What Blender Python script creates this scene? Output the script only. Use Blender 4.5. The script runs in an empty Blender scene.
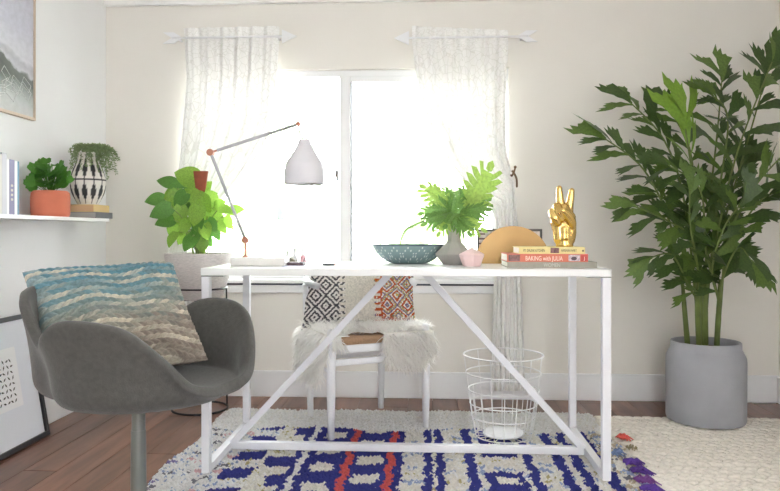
import bpy, bmesh, math, random
import numpy as np
from mathutils import Vector, Matrix, Euler

# ------------------------------------------------------------------ camera, world, exposure
SC = bpy.context.scene
COL = SC.collection
H = 0.905                       # camera height
YAW = math.radians(3.02)
FPX = 700.0                     # focal length in pixels of the 780x491 frame
HOR = 232.0                     # row of the horizon
cam_d = bpy.data.cameras.new('camera')
cam = bpy.data.objects.new('camera', cam_d); COL.objects.link(cam)
cam.location = (0, 0, H); cam.rotation_euler = (math.pi/2, 0, YAW)
cam_d.sensor_width = 36.0; cam_d.lens = FPX/780*36.0
cam_d.shift_y = -(245.5-HOR)/780
cam_d.clip_start = 0.02
SC.camera = cam

WORLD_STRENGTH = 10.0
w = bpy.data.worlds.new('overcast_sky'); SC.world = w; w.use_nodes = True
bg = w.node_tree.nodes['Background']
bg.inputs['Color'].default_value = (0.96, 0.98, 1.0, 1); bg.inputs['Strength'].default_value = WORLD_STRENGTH

SC.view_settings.view_transform = 'Standard'
SC.view_settings.look = 'None'
SC.view_settings.exposure = 0.62
SC.view_settings.gamma = 1.0
SC.view_settings.use_curve_mapping = False

RND = random.Random(7)
NR = np.random.default_rng(11)
SA, CA = math.sin(YAW), math.cos(YAW)

def ray(x, y):
    u = (x-390)/FPX; v = (HOR-y)/FPX
    return (-SA+u*CA, CA+u*SA, v)
def at(x, y, Y):
    d = ray(x, y); t = Y/d[1]
    return Vector((d[0]*t, Y, H+d[2]*t))
def gnd(x, y, z=0.0):
    d = ray(x, y); t = (z-H)/d[2]
    return Vector((d[0]*t, d[1]*t, z))

# ------------------------------------------------------------------ materials
def lin(r, g, b):
    f = lambda c: (c/255/12.92) if c/255 <= 0.04045 else ((c/255+0.055)/1.055)**2.4
    return (f(r), f(g), f(b))
MATS = {}
def mat(name, col, rough=0.6, metal=0.0, var=0.06, nscale=8.0, bump=0.0, bscale=60.0, sheen=0.0, trans=0.0, spec=0.5, stretch=None, vcol=False, transl=0.0):
    if name in MATS: return MATS[name]
    m = bpy.data.materials.new(name); m.use_nodes = True
    nt = m.node_tree; N = nt.nodes; L = nt.links
    p = N['Principled BSDF']
    p.inputs['Roughness'].default_value = rough
    p.inputs['Metallic'].default_value = metal
    p.inputs['Specular IOR Level'].default_value = spec
    if sheen: p.inputs['Sheen Weight'].default_value = sheen
    tc = N.new('ShaderNodeTexCoord'); mp = N.new('ShaderNodeMapping')
    L.new(tc.outputs['Object'], mp.inputs['Vector'])
    if stretch: mp.inputs['Scale'].default_value = stretch
    nz = N.new('ShaderNodeTexNoise'); nz.inputs['Scale'].default_value = nscale; nz.inputs['Detail'].default_value = 6
    L.new(mp.outputs['Vector'], nz.inputs['Vector'])
    mx = N.new('ShaderNodeMix'); mx.data_type = 'RGBA'; mx.blend_type = 'MULTIPLY'
    mx.inputs['Factor'].default_value = 1.0
    rp = N.new('ShaderNodeMapRange'); rp.inputs['From Min'].default_value = 0.3; rp.inputs['From Max'].default_value = 0.7
    rp.inputs['To Min'].default_value = 1-var; rp.inputs['To Max'].default_value = 1+var
    L.new(nz.outputs['Fac'], rp.inputs['Value'])
    if vcol:
        a = N.new('ShaderNodeVertexColor'); a.layer_name = 'Col'
        L.new(a.outputs['Color'], mx.inputs['A'])
    else:
        mx.inputs['A'].default_value = (*col, 1)
    L.new(rp.outputs['Result'], mx.inputs['B'])
    L.new(mx.outputs['Result'], p.inputs['Base Color'])
    if bump:
        b = N.new('ShaderNodeBump'); b.inputs['Strength'].default_value = bump; b.inputs['Distance'].default_value = 0.004
        n2 = N.new('ShaderNodeTexNoise'); n2.inputs['Scale'].default_value = bscale; n2.inputs['Detail'].default_value = 4
        L.new(mp.outputs['Vector'], n2.inputs['Vector']); L.new(n2.outputs['Fac'], b.inputs['Height']); L.new(b.outputs['Normal'], p.inputs['Normal'])
    if transl:
        out = N['Material Output']; t = N.new('ShaderNodeBsdfTranslucent'); ms = N.new('ShaderNodeMixShader')
        ms.inputs['Fac'].default_value = transl
        L.new(mx.outputs['Result'], t.inputs['Color'])
        L.new(p.outputs['BSDF'], ms.inputs[1]); L.new(t.outputs['BSDF'], ms.inputs[2]); L.new(ms.outputs['Shader'], out.inputs['Surface'])
    MATS[name] = m
    return m

M = {}
M['wall'] = mat('wall_paint', lin(236, 232, 225), 0.75, var=0.015, nscale=3, bump=0.05, bscale=200)
M['wall_l'] = mat('wall_paint_left', lin(240, 240, 240), 0.75, var=0.015, nscale=3, bump=0.05, bscale=200)
M['ceil'] = mat('ceiling_paint', lin(246, 245, 242), 0.8, var=0.01)
M['trim'] = mat('trim_paint', lin(240, 240, 241), 0.45, var=0.01)
M['white'] = mat('white_metal', lin(226, 226, 230), 0.4, var=0.01)
M['desk'] = mat('white_lacquer', lin(232, 232, 230), 0.33, var=0.01)
M['chairwhite'] = mat('white_wood_paint', lin(240, 240, 242), 0.45, var=0.02)
M['dark'] = mat('dark_slate_grey', lin(70, 74, 88), 0.5)
M['black'] = mat('black_metal', lin(38, 38, 40), 0.45)
M['frameblack'] = mat('black_frame', lin(42, 42, 46), 0.4)
M['felt'] = mat('charcoal_felt', lin(84, 83, 80), 0.95, var=0.12, nscale=70, bump=0.35, bscale=260, sheen=0.25, spec=0.1)
M['pole'] = mat('grey_metal', lin(128, 132, 128), 0.35, metal=0.4, var=0.03)
M['concrete'] = mat('concrete', lin(164, 165, 171), 0.8, var=0.07, nscale=9, bump=0.15, bscale=90)
M['soil'] = mat('soil', lin(66, 54, 44), 0.95, var=0.3, nscale=60, bump=0.6)
M['cane'] = mat('palm_cane', lin(104, 120, 62), 0.6, var=0.18, nscale=25)
M['palm'] = mat('palm_leaf', lin(66, 90, 42), 0.42, var=0.25, nscale=14, transl=0.22)
M['palm2'] = mat('palm_leaf_light', lin(92, 118, 54), 0.42, var=0.22, nscale=14, transl=0.25)
M['spear'] = mat('palm_new_leaf', lin(128, 164, 62), 0.42, var=0.15, nscale=14, transl=0.3)
M['leaf'] = mat('heart_leaf', lin(142, 182, 74), 0.4, var=0.22, nscale=18, transl=0.35)
M['leaf2'] = mat('heart_leaf_dark', lin(98, 148, 66), 0.4, var=0.22, nscale=18, transl=0.35)
M['lobe'] = mat('lobed_leaf', lin(112, 154, 76), 0.45, var=0.22, nscale=22, transl=0.28)
M['lobe2'] = mat('lobed_leaf_light', lin(156, 188, 92), 0.45, var=0.2, nscale=22, transl=0.3)
M['herb'] = mat('ruffled_leaf', lin(86, 142, 56), 0.5, var=0.25, nscale=40, transl=0.25)
M['fern'] = mat('fern_leaf', lin(136, 156, 108), 0.6, var=0.25, nscale=60, transl=0.25)
M['terra'] = mat('terracotta', lin(212, 122, 94), 0.8, var=0.05, nscale=12, bump=0.1)
M['basket'] = mat('textured_pot', lin(216, 210, 206), 0.85, var=0.14, nscale=60, bump=0.6, bscale=120, stretch=(1, 1, 5))
M['rust'] = mat('rust_wood', lin(146, 74, 48), 0.7, var=0.15, nscale=30)
M['copper'] = mat('copper', lin(176, 122, 104), 0.35, metal=0.6, var=0.05)
M['marble'] = mat('marble', lin(228, 226, 222), 0.3, var=0.05, nscale=14)
M['shade'] = mat('lamp_enamel', lin(214, 212, 217), 0.25, var=0.01)
M['gold'] = mat('gold', lin(224, 190, 118), 0.2, metal=1.0, var=0.05, nscale=30)
M['brass'] = mat('brass', lin(196, 158, 104), 0.45, metal=0.35, var=0.05)
M['vase'] = mat('stone_vase', lin(176, 172, 168), 0.7, var=0.06)
M['pink'] = mat('pink_ceramic', lin(236, 206, 204), 0.55, var=0.03)
M['pages'] = mat('paper_pages', lin(238, 234, 226), 0.85, var=0.05, nscale=80, stretch=(1, 1, 12))
M['bkgrey'] = mat('book_grey', lin(158, 154, 142), 0.75, var=0.06, nscale=60, bump=0.1)
M['bkred'] = mat('book_red', lin(206, 112, 88), 0.5, var=0.05)
M['bkredend'] = mat('book_dark_red', lin(184, 70, 62), 0.5, var=0.05)
M['bkyel'] = mat('book_yellow', lin(228, 214, 150), 0.55, var=0.03)
M['ink'] = mat('black_ink', lin(50, 46, 42), 0.7)
M['inkred'] = mat('cream_ink', lin(244, 222, 204), 0.7)
M['inkwhite'] = mat('white_ink', lin(196, 193, 184), 0.7)
M['photo'] = mat('photo_print', lin(120, 84, 82), 0.5, var=0.6, nscale=120)
M['photo2'] = mat('photo_print_light', lin(198, 180, 186), 0.5, var=0.4, nscale=140)
M['seat'] = mat('paper_cord', lin(196, 160, 128), 0.85, var=0.18, nscale=60, bump=0.5, bscale=160, stretch=(1, 8, 8))
M['fur'] = mat('sheepskin', lin(253, 251, 247), 0.9, var=0.03, nscale=20, transl=0.45)
M['hide'] = mat('hide', lin(250, 247, 240), 0.95, var=0.03)
M['wire'] = mat('white_wire', lin(240, 240, 240), 0.4, var=0.01)
M['paper'] = mat('white_paper', lin(244, 244, 246), 0.8, var=0.02)
M['print'] = mat('mat_board', lin(232, 235, 242), 0.8, var=0.01)
M['lightwood'] = mat('pale_wood', lin(206, 188, 170), 0.6, var=0.1, nscale=20, stretch=(1, 12, 1))
M['shelf'] = mat('shelf_paint', lin(244, 243, 242), 0.45, var=0.01)
M['navyglass'] = mat('pale_blue', lin(232, 238, 250), 0.5, var=0.02)
M['vpaint'] = mat('painted_pattern', (1, 1, 1), 0.5, var=0.05, nscale=30, vcol=True)
M['rugv'] = mat('wool_pile', (1, 1, 1), 0.95, var=0.12, nscale=90, vcol=True, spec=0.1, transl=0.45)
M['knit'] = mat('knit_yarn', (1, 1, 1), 0.95, var=0.16, nscale=120, vcol=True, spec=0.1, bump=0.3, bscale=300)
M['braid'] = mat('braided_wool', lin(236, 230, 220), 0.95, var=0.10, nscale=60, spec=0.1, bump=0.3, bscale=200)
M['bush'] = mat('garden_leaf', lin(196, 214, 170), 0.7, var=0.2, nscale=3, transl=0.3)
M['trunk'] = mat('garden_trunk', lin(180, 170, 156), 0.9, var=0.2)
M['patio'] = mat('garden_ground', lin(214, 212, 204), 0.9, var=0.1, nscale=2)
M['hook'] = mat('dark_bronze', lin(120, 96, 70), 0.5, metal=0.3)
M['nail_a'] = mat('pale_polish', lin(226, 226, 226), 0.2, var=0.02)
M['nail_b'] = mat('pink_polish', lin(232, 178, 186), 0.2, var=0.02)
M['olive'] = mat('olive_leather', lin(112, 106, 84), 0.6, var=0.1)
M['plum'] = mat('plum_case', lin(84, 66, 72), 0.5, var=0.1)
M['lilac'] = mat('lilac_paper', lin(206, 206, 226), 0.7, var=0.03)

def plank_mat(name, c):
    m = bpy.data.materials.new(name); m.use_nodes = True
    nt = m.node_tree; N = nt.nodes; L = nt.links; p = N['Principled BSDF']
    p.inputs['Roughness'].default_value = 0.3
    tc = N.new('ShaderNodeTexCoord'); mp = N.new('ShaderNodeMapping'); L.new(tc.outputs['Object'], mp.inputs['Vector'])
    mp.inputs['Scale'].default_value = (14, 1.6, 1)
    oi = N.new('ShaderNodeObjectInfo'); ad = N.new('ShaderNodeVectorMath'); ad.operation = 'ADD'
    mul = N.new('ShaderNodeMath'); mul.operation = 'MULTIPLY'; mul.inputs[1].default_value = 60
    L.new(oi.outputs['Random'], mul.inputs[0]); L.new(mp.outputs['Vector'], ad.inputs[0]); L.new(mul.outputs[0], ad.inputs[1])
    nz = N.new('ShaderNodeTexNoise'); nz.inputs['Scale'].default_value = 1.6; nz.inputs['Detail'].default_value = 8; nz.inputs['Distortion'].default_value = 0.6
    L.new(ad.outputs[0], nz.inputs['Vector'])
    cr = N.new('ShaderNodeValToRGB'); e = cr.color_ramp.elements
    e[0].position = 0.3; e[0].color = (*[v*0.62 for v in c], 1); e[1].position = 0.72; e[1].color = (*[min(1, v*1.35) for v in c], 1)
    L.new(nz.outputs['Fac'], cr.inputs['Fac'])
    mx = N.new('ShaderNodeMix'); mx.data_type = 'RGBA'; mx.blend_type = 'MULTIPLY'; mx.inputs['Factor'].default_value = 1
    mr = N.new('ShaderNodeMapRange'); mr.inputs['To Min'].default_value = 0.75; mr.inputs['To Max'].default_value = 1.2
    L.new(oi.outputs['Random'], mr.inputs['Value']); L.new(cr.outputs['Color'], mx.inputs['A']); L.new(mr.outputs['Result'], mx.inputs['B'])
    L.new(mx.outputs['Result'], p.inputs['Base Color'])
    return m
M['plank'] = plank_mat('oiled_hardwood', lin(128, 90, 72))

def glass_mat():
    m = bpy.data.materials.new('window_glass'); m.use_nodes = True
    nt = m.node_tree; N = nt.nodes; L = nt.links; N.remove(N['Principled BSDF'])
    t = N.new('ShaderNodeBsdfTransparent'); g = N.new('ShaderNodeBsdfGlossy'); g.inputs['Roughness'].default_value = 0.02
    t.inputs['Color'].default_value = (0.97, 0.985, 0.98, 1)
    f = N.new('ShaderNodeFresnel'); f.inputs['IOR'].default_value = 1.25
    x = N.new('ShaderNodeMixShader'); L.new(f.outputs[0], x.inputs[0]); L.new(t.outputs[0], x.inputs[1]); L.new(g.outputs[0], x.inputs[2])
    L.new(x.outputs[0], N['Material Output'].inputs['Surface'])
    return m
M['glass'] = glass_mat()

def sheer_mat():
    m = bpy.data.materials.new('sheer_embroidered'); m.use_nodes = True
    nt = m.node_tree; N = nt.nodes; L = nt.links; N.remove(N['Principled BSDF'])
    tc = N.new('ShaderNodeTexCoord'); mp = N.new('ShaderNodeMapping'); L.new(tc.outputs['UV'], mp.inputs['Vector'])
    vo = N.new('ShaderNodeTexVoronoi'); vo.inputs['Scale'].default_value = 22; vo.feature = 'DISTANCE_TO_EDGE'
    L.new(mp.outputs['Vector'], vo.inputs['Vector'])
    v2 = N.new('ShaderNodeTexVoronoi'); v2.inputs['Scale'].default_value = 11; L.new(mp.outputs['Vector'], v2.inputs['Vector'])
    a = N.new('ShaderNodeMath'); a.operation = 'LESS_THAN'; a.inputs[1].default_value = 0.045; L.new(vo.outputs['Distance'], a.inputs[0])
    b = N.new('ShaderNodeMath'); b.operation = 'LESS_THAN'; b.inputs[1].default_value = 0.14; L.new(v2.outputs['Distance'], b.inputs[0])
    mxm = N.new('ShaderNodeMath'); mxm.operation = 'MAXIMUM'; L.new(a.outputs[0], mxm.inputs[0]); L.new(b.outputs[0], mxm.inputs[1])
    mr = N.new('ShaderNodeMapRange'); mr.inputs['To Min'].default_value = 0.99; mr.inputs['To Max'].default_value = 1.0
    L.new(mxm.outputs[0], mr.inputs['Value'])
    d = N.new('ShaderNodeBsdfDiffuse'); d.inputs['Color'].default_value = (*lin(250, 249, 246), 1)
    dm = N.new('ShaderNodeMix'); dm.data_type = 'RGBA'; L.new(mxm.outputs[0], dm.inputs['Factor']); dm.inputs['A'].default_value = (*lin(249, 248, 245), 1); dm.inputs['B'].default_value = (*lin(235, 234, 229), 1); L.new(dm.outputs['Result'], d.inputs['Color'])
    tl = N.new('ShaderNodeBsdfTranslucent'); tl.inputs['Color'].default_value = (*lin(250, 249, 246), 1)
    m1 = N.new('ShaderNodeMixShader'); tm = N.new('ShaderNodeMapRange'); tm.inputs['To Min'].default_value = 0.042; tm.inputs['To Max'].default_value = 0.024; L.new(mxm.outputs[0], tm.inputs['Value']); L.new(tm.outputs['Result'], m1.inputs[0]); L.new(d.outputs[0], m1.inputs[1]); L.new(tl.outputs[0], m1.inputs[2])
    tp = N.new('ShaderNodeBsdfTransparent')
    m2 = N.new('ShaderNodeMixShader'); L.new(mr.outputs['Result'], m2.inputs[0]); L.new(tp.outputs[0], m2.inputs[1]); L.new(m1.outputs[0], m2.inputs[2])
    L.new(m2.outputs[0], N['Material Output'].inputs['Surface'])
    return m
M['sheer'] = sheer_mat()

# ------------------------------------------------------------------ builders
def tag(o, label=None, cat=None, group=None, kind=None):
    if label: o['label'] = label
    if cat: o['category'] = cat
    if group: o['group'] = group
    if kind: o['kind'] = kind
    return o
def thing(name, label, cat, loc=(0, 0, 0), group=None, kind=None):
    o = bpy.data.objects.new(name, None); COL.objects.link(o); o.location = loc; o.empty_display_size = 0.05
    return tag(o, label, cat, group, kind)

def wloc(o):
    v = Vector((0, 0, 0))
    while o is not None:
        v += o.location; o = o.parent
    return v

class MB:
    """collects geometry in world coordinates; build() links it as one mesh object"""
    def __init__(s): s.v = []; s.f = []
    def add(s, vs, fs):
        n = len(s.v); s.v += [tuple(p) for p in vs]; s.f += [tuple(i+n for i in f) for f in fs]; return s
    def box(s, a, b):
        (x0, y0, z0), (x1, y1, z1) = a, b
        return s.add([(x0, y0, z0), (x1, y0, z0), (x1, y1, z0), (x0, y1, z0), (x0, y0, z1), (x1, y0, z1), (x1, y1, z1), (x0, y1, z1)],
                     [(3, 2, 1, 0), (4, 5, 6, 7), (0, 1, 5, 4), (1, 2, 6, 5), (2, 3, 7, 6), (3, 0, 4, 7)])
    def obox(s, c, ax, ay, az):
        """box with centre c and half-axis vectors"""
        c = Vector(c); vs = []
        for k in (-1, 1):
            for (i, j) in ((-1, -1), (1, -1), (1, 1), (-1, 1)): vs.append(c+ax*i+ay*j+az*k)
        return s.add(vs, [(3, 2, 1, 0), (4, 5, 6, 7), (0, 1, 5, 4), (1, 2, 6, 5), (2, 3, 7, 6), (3, 0, 4, 7)])
    def bar(s, p, q, wx, wz, up=(0, 0, 1)):
        """rectangular bar from p to q, wx wide across, wz along up"""
        p = Vector(p); q = Vector(q); d = (q-p); l = d.length; d.normalize()
        u = Vector(up); sx = d.cross(u)
        if sx.length < 1e-4: sx = d.cross(Vector((0, 1, 0)))
        sx.normalize(); u = sx.cross(d).normalized()
        return s.obox((p+q)/2, d*l/2, sx*wx/2, u*wz/2)
    def tube(s, pts, r, n=10, cap=True, closed=False):
        pts = [Vector(p) for p in pts]; k = len(pts)
        rs = r if isinstance(r, (list, tuple)) else [r]*k
        vs = []; prev = None
        for i, p in enumerate(pts):
            if closed: d = pts[(i+1) % k]-pts[i-1]
            else: d = pts[min(i+1, k-1)]-pts[max(i-1, 0)]
            d.normalize()
            if prev is None:
                a = d.cross(Vector((0, 0, 1)))
                if a.length < 1e-3: a = d.cross(Vector((1, 0, 0)))
            else:
                a = prev-d*prev.dot(d)
            a.normalize(); b = d.cross(a); prev = a
            for j in range(n):
                t = 2*math.pi*j/n; vs.append(p+(a*math.cos(t)+b*math.sin(t))*rs[i])
        fs = []
        for i in range(k if closed else k-1):
            i2 = (i+1) % k
            for j in range(n):
                j2 = (j+1) % n; fs.append((i*n+j, i*n+j2, i2*n+j2, i2*n+j))
        if cap and not closed:
            fs.append(tuple(range(n-1, -1, -1))); fs.append(tuple((k-1)*n+j for j in range(n)))
        return s.add(vs, fs)
    def lathe(s, c, prof, n=32, cap0=True, cap1=True, rot=0.0, sx=1.0, sy=1.0):
        """prof: list of (r, z) from c"""
        vs = []; k = len(prof)
        for (r, z) in prof:
            for j in range(n):
                t = 2*math.pi*j/n+rot; vs.append((c[0]+r*math.cos(t)*sx, c[1]+r*math.sin(t)*sy, c[2]+z))
        fs = []
        for i in range(k-1):
            for j in range(n):
                j2 = (j+1) % n; fs.append((i*n+j, i*n+j2, (i+1)*n+j2, (i+1)*n+j))
        if cap0: fs.append(tuple(range(n-1, -1, -1)))
        if cap1: fs.append(tuple((k-1)*n+j for j in range(n)))
        return s.add(vs, fs)
    def ball(s, c, r, n=12, m=8):
        return s.lathe(c, [(max(r*math.sin(math.pi*i/m), r*0.02), -r*math.cos(math.pi*i/m)) for i in range(m+1)], n)
    def grid(s, P, closed_u=False):
        """P: list of rows of points"""
        r = len(P); c = len(P[0]); vs = [q for row in P for q in row]; fs = []
        for i in range(r-1):
            for j in range(c if closed_u else c-1):
                j2 = (j+1) % c; fs.append((i*c+j, i*c+j2, (i+1)*c+j2, (i+1)*c+j))
        return s.add(vs, fs)
    def build(s, name, m, parent=None, smooth=False, bevel=0.0, label=None, origin=None):
        o0 = Vector(origin) if origin is not None else (wloc(parent) if parent else Vector((0, 0, 0)))
        me = bpy.data.meshes.new(name)
        me.from_pydata([(p[0]-o0.x, p[1]-o0.y, p[2]-o0.z) for p in s.v], [], s.f)
        me.materials.append(m if not isinstance(m, str) else M[m])
        if smooth:
            for p in me.polygons: p.use_smooth = True
        me.update()
        ob = bpy.data.objects.new(name, me); COL.objects.link(ob)
        if parent: ob.parent = parent; ob.location = o0-wloc(parent)
        else: ob.location = o0
        if bevel:
            b = ob.modifiers.new('bevel', 'BEVEL'); b.width = bevel; b.segments = 2; b.limit_method = 'ANGLE'; b.angle_limit = math.radians(40)
        if smooth == 'auto':
            try: me.set_sharp_from_angle(angle=math.radians(40))
            except Exception: pass
        if label: ob['label'] = label
        return ob

def set_cols(ob, cols):
    me = ob.data
    a = me.color_attributes.new('Col', 'FLOAT_COLOR', 'POINT')
    c = np.ones((len(me.vertices), 4), dtype=np.float32); c[:, :3] = np.asarray(cols, dtype=np.float32)
    a.data.foreach_set('color', c.ravel())

def np_mesh(name, V, F, m, parent=None, cols=None, smooth=True):
    """big mesh from numpy arrays (F quads or tris)"""
    me = bpy.data.meshes.new(name); k = F.shape[1]
    me.vertices.add(len(V)); me.vertices.foreach_set('co', np.asarray(V, dtype=np.float32).ravel())
    me.loops.add(F.size); me.loops.foreach_set('vertex_index', F.astype(np.int32).ravel())
    me.polygons.add(len(F)); me.polygons.foreach_set('loop_start', np.arange(0, F.size, k, dtype=np.int32))
    me.polygons.foreach_set('loop_total', np.full(len(F), k, dtype=np.int32))
    if smooth: me.polygons.foreach_set('use_smooth', np.ones(len(F), dtype=bool))
    me.update(calc_edges=True); me.validate()
    me.materials.append(M[m])
    ob = bpy.data.objects.new(name, me); COL.objects.link(ob)
    if parent: ob.parent = parent; ob.location = -wloc(parent)
    if cols is not None: set_cols(ob, cols)
    return ob

def spline(pts, n=8):
    """Catmull-Rom through points, list of tuples of any dimension"""
    P = [np.array(p, dtype=float) for p in pts]; out = []
    for i in range(len(P)-1):
        p0 = P[max(i-1, 0)]; p1 = P[i]; p2 = P[i+1]; p3 = P[min(i+2, len(P)-1)]
        for k in range(n):
            t = k/n
            out.append(0.5*((2*p1)+(-p0+p2)*t+(2*p0-5*p1+4*p2-p3)*t*t+(-p0+3*p1-3*p2+p3)*t**3))
    out.append(P[-1]); return out
def psp(keys, x):
    """periodic smooth interpolation of [(deg, value)]"""
    ks = sorted(keys); n = len(ks); x = x % 360
    for i in range(n):
        a = ks[i]; b = ks[(i+1) % n]; x0 = a[0]; x1 = b[0] if i < n-1 else b[0]+360
        if x0 <= x <= x1 or (i == n-1 and (x >= x0 or x+360 <= x1)):
            xx = x if x >= x0 else x+360
            t = (xx-x0)/(x1-x0)
            p0 = ks[i-1][1]; p1 = a[1]; p2 = b[1]; p3 = ks[(i+2) % n][1]
            return 0.5*((2*p1)+(-p0+p2)*t+(2*p0-5*p1+4*p2-p3)*t*t+(-p0+3*p1-3*p2+p3)*t**3)
    return ks[0][1]

# ------------------------------------------------------------------ room shell
YB = 3.82                                   # back wall
XL = at(106, 200, YB).x                      # left wall
XR = at(778.5, 300, YB).x                    # right wall
YF = -1.5                                   # wall behind the camera
ZC = 2.42
wx0 = at(186, 200, YB).x; wx1 = at(509, 200, YB).x
wz1 = at(350, 69, YB).z; wz0 = at(350, 281.5, YB).z
TH = 0.14

b = MB()
b.box((XL-TH, YB, -0.05), (wx0, YB+TH, ZC)); b.box((wx1, YB, -0.05), (XR+TH, YB+TH, ZC))
b.box((wx0, YB, -0.05), (wx1, YB+TH, wz0)); b.box((wx0, YB, wz1), (wx1, YB+TH, ZC))
tag(b.build('wall_back', 'wall'), 'cream painted wall around the wide window', None, kind='structure')
tag(MB().box((XL-TH, YF, -0.05), (XL, YB, ZC)).build('wall_left', 'wall_l'), 'white side wall behind the floating shelf', kind='structure')
# unseen opening added in the side wall to send daylight onto the left wall
ry0, ry1, rz0, rz1 = -0.3, 0.6, 0.9, 1.95
b = MB(); b.box((XR, YF, -0.05), (XR+TH, ry0, ZC)); b.box((XR, ry1, -0.05), (XR+TH, YB, ZC)); b.box((XR, ry0, -0.05), (XR+TH, ry1, rz0)); b.box((XR, ry0, rz1), (XR+TH, ry1, ZC))
tag(b.build('wall_right', 'wall'), 'cream side wall beside the palm', kind='structure')
# wall behind the camera; its unseen opening is added and sized for fill light
ox0, ox1, oz1 = 0.0, 0.6, 2.0
b = MB(); b.box((XL-TH, YF-TH, -0.05), (ox0, YF, ZC)); b.box((ox1, YF-TH, -0.05), (XR+TH, YF, ZC)); b.box((ox0, YF-TH, oz1), (ox1, YF, ZC))
tag(b.build('wall_front', 'wall'), 'cream wall with an opening added for daylight', kind='structure')
tag(MB().box((XL-TH, YF-TH, ZC), (XR+TH, YB+TH, ZC+0.1)).build('ceiling', 'ceil'), 'plain white ceiling', kind='structure')
# crown moulding
cz = at(300, 2.2, YB-0.03).z
for i, (p, q) in enumerate((((XL, YB-0.035, cz), (XR, YB, ZC)), ((XR-0.035, YF, cz), (XR, YB, ZC)))):
    tag(MB().box(p, q).build('trim_%d' % (i+1), 'ceil', bevel=0.006), 'white crown moulding under the ceiling', kind='structure')
bbh = at(400, 372, YB-0.016).z
tag(MB().box((XL, YB-0.016, 0), (XR, YB, bbh)).build('baseboard_back', 'trim', bevel=0.004), 'tall white baseboard under the window', kind='structure')
tag(MB().box((XL, YF, 0), (XL+0.016, YB-0.016, bbh)).build('baseboard_left', 'trim', bevel=0.004), 'tall white baseboard under the floating shelf', kind='structure')
tag(MB().box((XR-0.016, YF, 0), (XR, YB-0.016, bbh)).build('baseboard_right', 'trim', bevel=0.004), 'tall white baseboard on the side wall by the palm', kind='structure')

# floor of separate planks
fl = tag(MB().box((XL-TH, YF-TH, -0.06), (XR+TH, YB+TH, -0.014)).build('floor', mat('subfloor', lin(40, 30, 26), 0.9)), 'reddish brown hardwood plank floor', kind='structure')
PW = 0.13; n = int(math.ceil((XR-XL)/PW)); meshes = {}
for i in range(n):
    y = YF-RND.uniform(0.2, 1.2)
    while y < YB:
        L_ = RND.choice((0.9, 1.15, 1.4, 1.65))
        y1 = min(y+L_, YB); y0 = max(y, YF)
        if y1-y0 > 0.03:
            x0 = XL+i*PW; x1 = min(x0+PW, XR)
            pb = MB().box((x0+0.001, y0+0.001, -0.014), (x1-0.001, y1-0.001, 0.0))
            pb.build('plank', 'plank', fl, bevel=0.0012, origin=((x0+x1)/2, (y0+y1)/2, 0))
        y += L_

# window
win = thing('window_1', 'wide white sliding window with two panes', None, ((wx0+wx1)/2, YB, wz0), kind='structure')
yw0, yw1 = YB+0.03, YB+0.11
fw = 0.035
b = MB(); b.box((wx0, yw0, wz0), (wx0+fw, yw1, wz1)); b.box((wx1-fw, yw0, wz0), (wx1, yw1, wz1))
b.box((wx0+fw, yw0, wz1-fw), (wx1-fw, yw1, wz1)); b.box((wx0+fw, yw0, wz0), (wx1-fw, yw1, wz0+0.03))
b.build('window_frame', 'trim', win, bevel=0.004)
mx0 = at(340, 200, yw0).x; mx1 = at(350.5, 200, yw0).x
# sliding sash (right) and fixed pane (left)
ys = YB+0.035
b = MB(); b.box((mx0, ys-0.012, wz0+0.03), (mx1, ys+0.028, wz1-fw)); b.box((wx1-fw-0.05, ys-0.01, wz0+0.03), (wx1-fw, ys+0.028, wz1-fw))
b.box((mx1, ys-0.01, wz1-fw-0.03), (wx1-fw-0.05, ys+0.028, wz1-fw)); b.box((mx1, ys-0.01, wz0+0.03), (wx1-fw-0.05, ys+0.028, wz0+0.08))
sash = b.build('sash', 'trim', win, bevel=0.003)
MB().box((mx1, ys+0.005, wz0+0.08), (mx1+0.008, ys+0.012, wz1-fw-0.03)).build('dark_strip', 'dark', sash)
MB().box((mx1+0.008, ys+0.012, wz0+0.08), (wx1-fw-0.05, ys+0.016, wz1-fw-0.03)).build('pane', 'glass', sash)
b = MB(); lt = at(338, 176, ys-0.02)
b.box((lt.x-0.009, ys-0.03, lt.z-0.03), (lt.x+0.002, ys-0.013, lt.z+0.03)); b.box((lt.x-0.016, ys-0.035, lt.z-0.006), (lt.x+0.002, ys-0.025, lt.z+0.03))
b.build('latch', mat('latch_metal', lin(150, 150, 150), 0.4), sash, bevel=0.002)
MB().box((wx0+fw, YB+0.09, wz0+0.03), (mx0+0.02, YB+0.094, wz1-fw)).build('pane', 'glass', win)
zs = wz0
b = MB(); b.box((wx0-0.03, YB-0.05, zs-0.008), (wx1+0.03, YB+0.03, zs+0.012)); b.build('window_sill', 'trim', win, bevel=0.003)
b = MB(); b.box((wx0+0.01, YB-0.018, zs-0.02), (wx1-0.01, YB, zs-0.008)); b.build('dark_strip', 'dark', win)  # thin dark strip between the sill board and the apron
b = MB(); b.box((wx0-0.02, YB-0.022, zs-0.062), (wx1+0.02, YB, zs-0.02)); b.build('apron', 'trim', win, bevel=0.003)
p = at(277, 195, YB+0.088); q = at(283.5, 220, YB+0.088)
tag(MB().box((p.x, YB+0.085, q.z), (q.x, YB+0.0895, p.z)).build('pale_blue_strip', 'navyglass'), 'pale blue upright strip on the window glass', 'glass_strip')  # plain pale blue strip flat against the fixed pane

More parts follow.
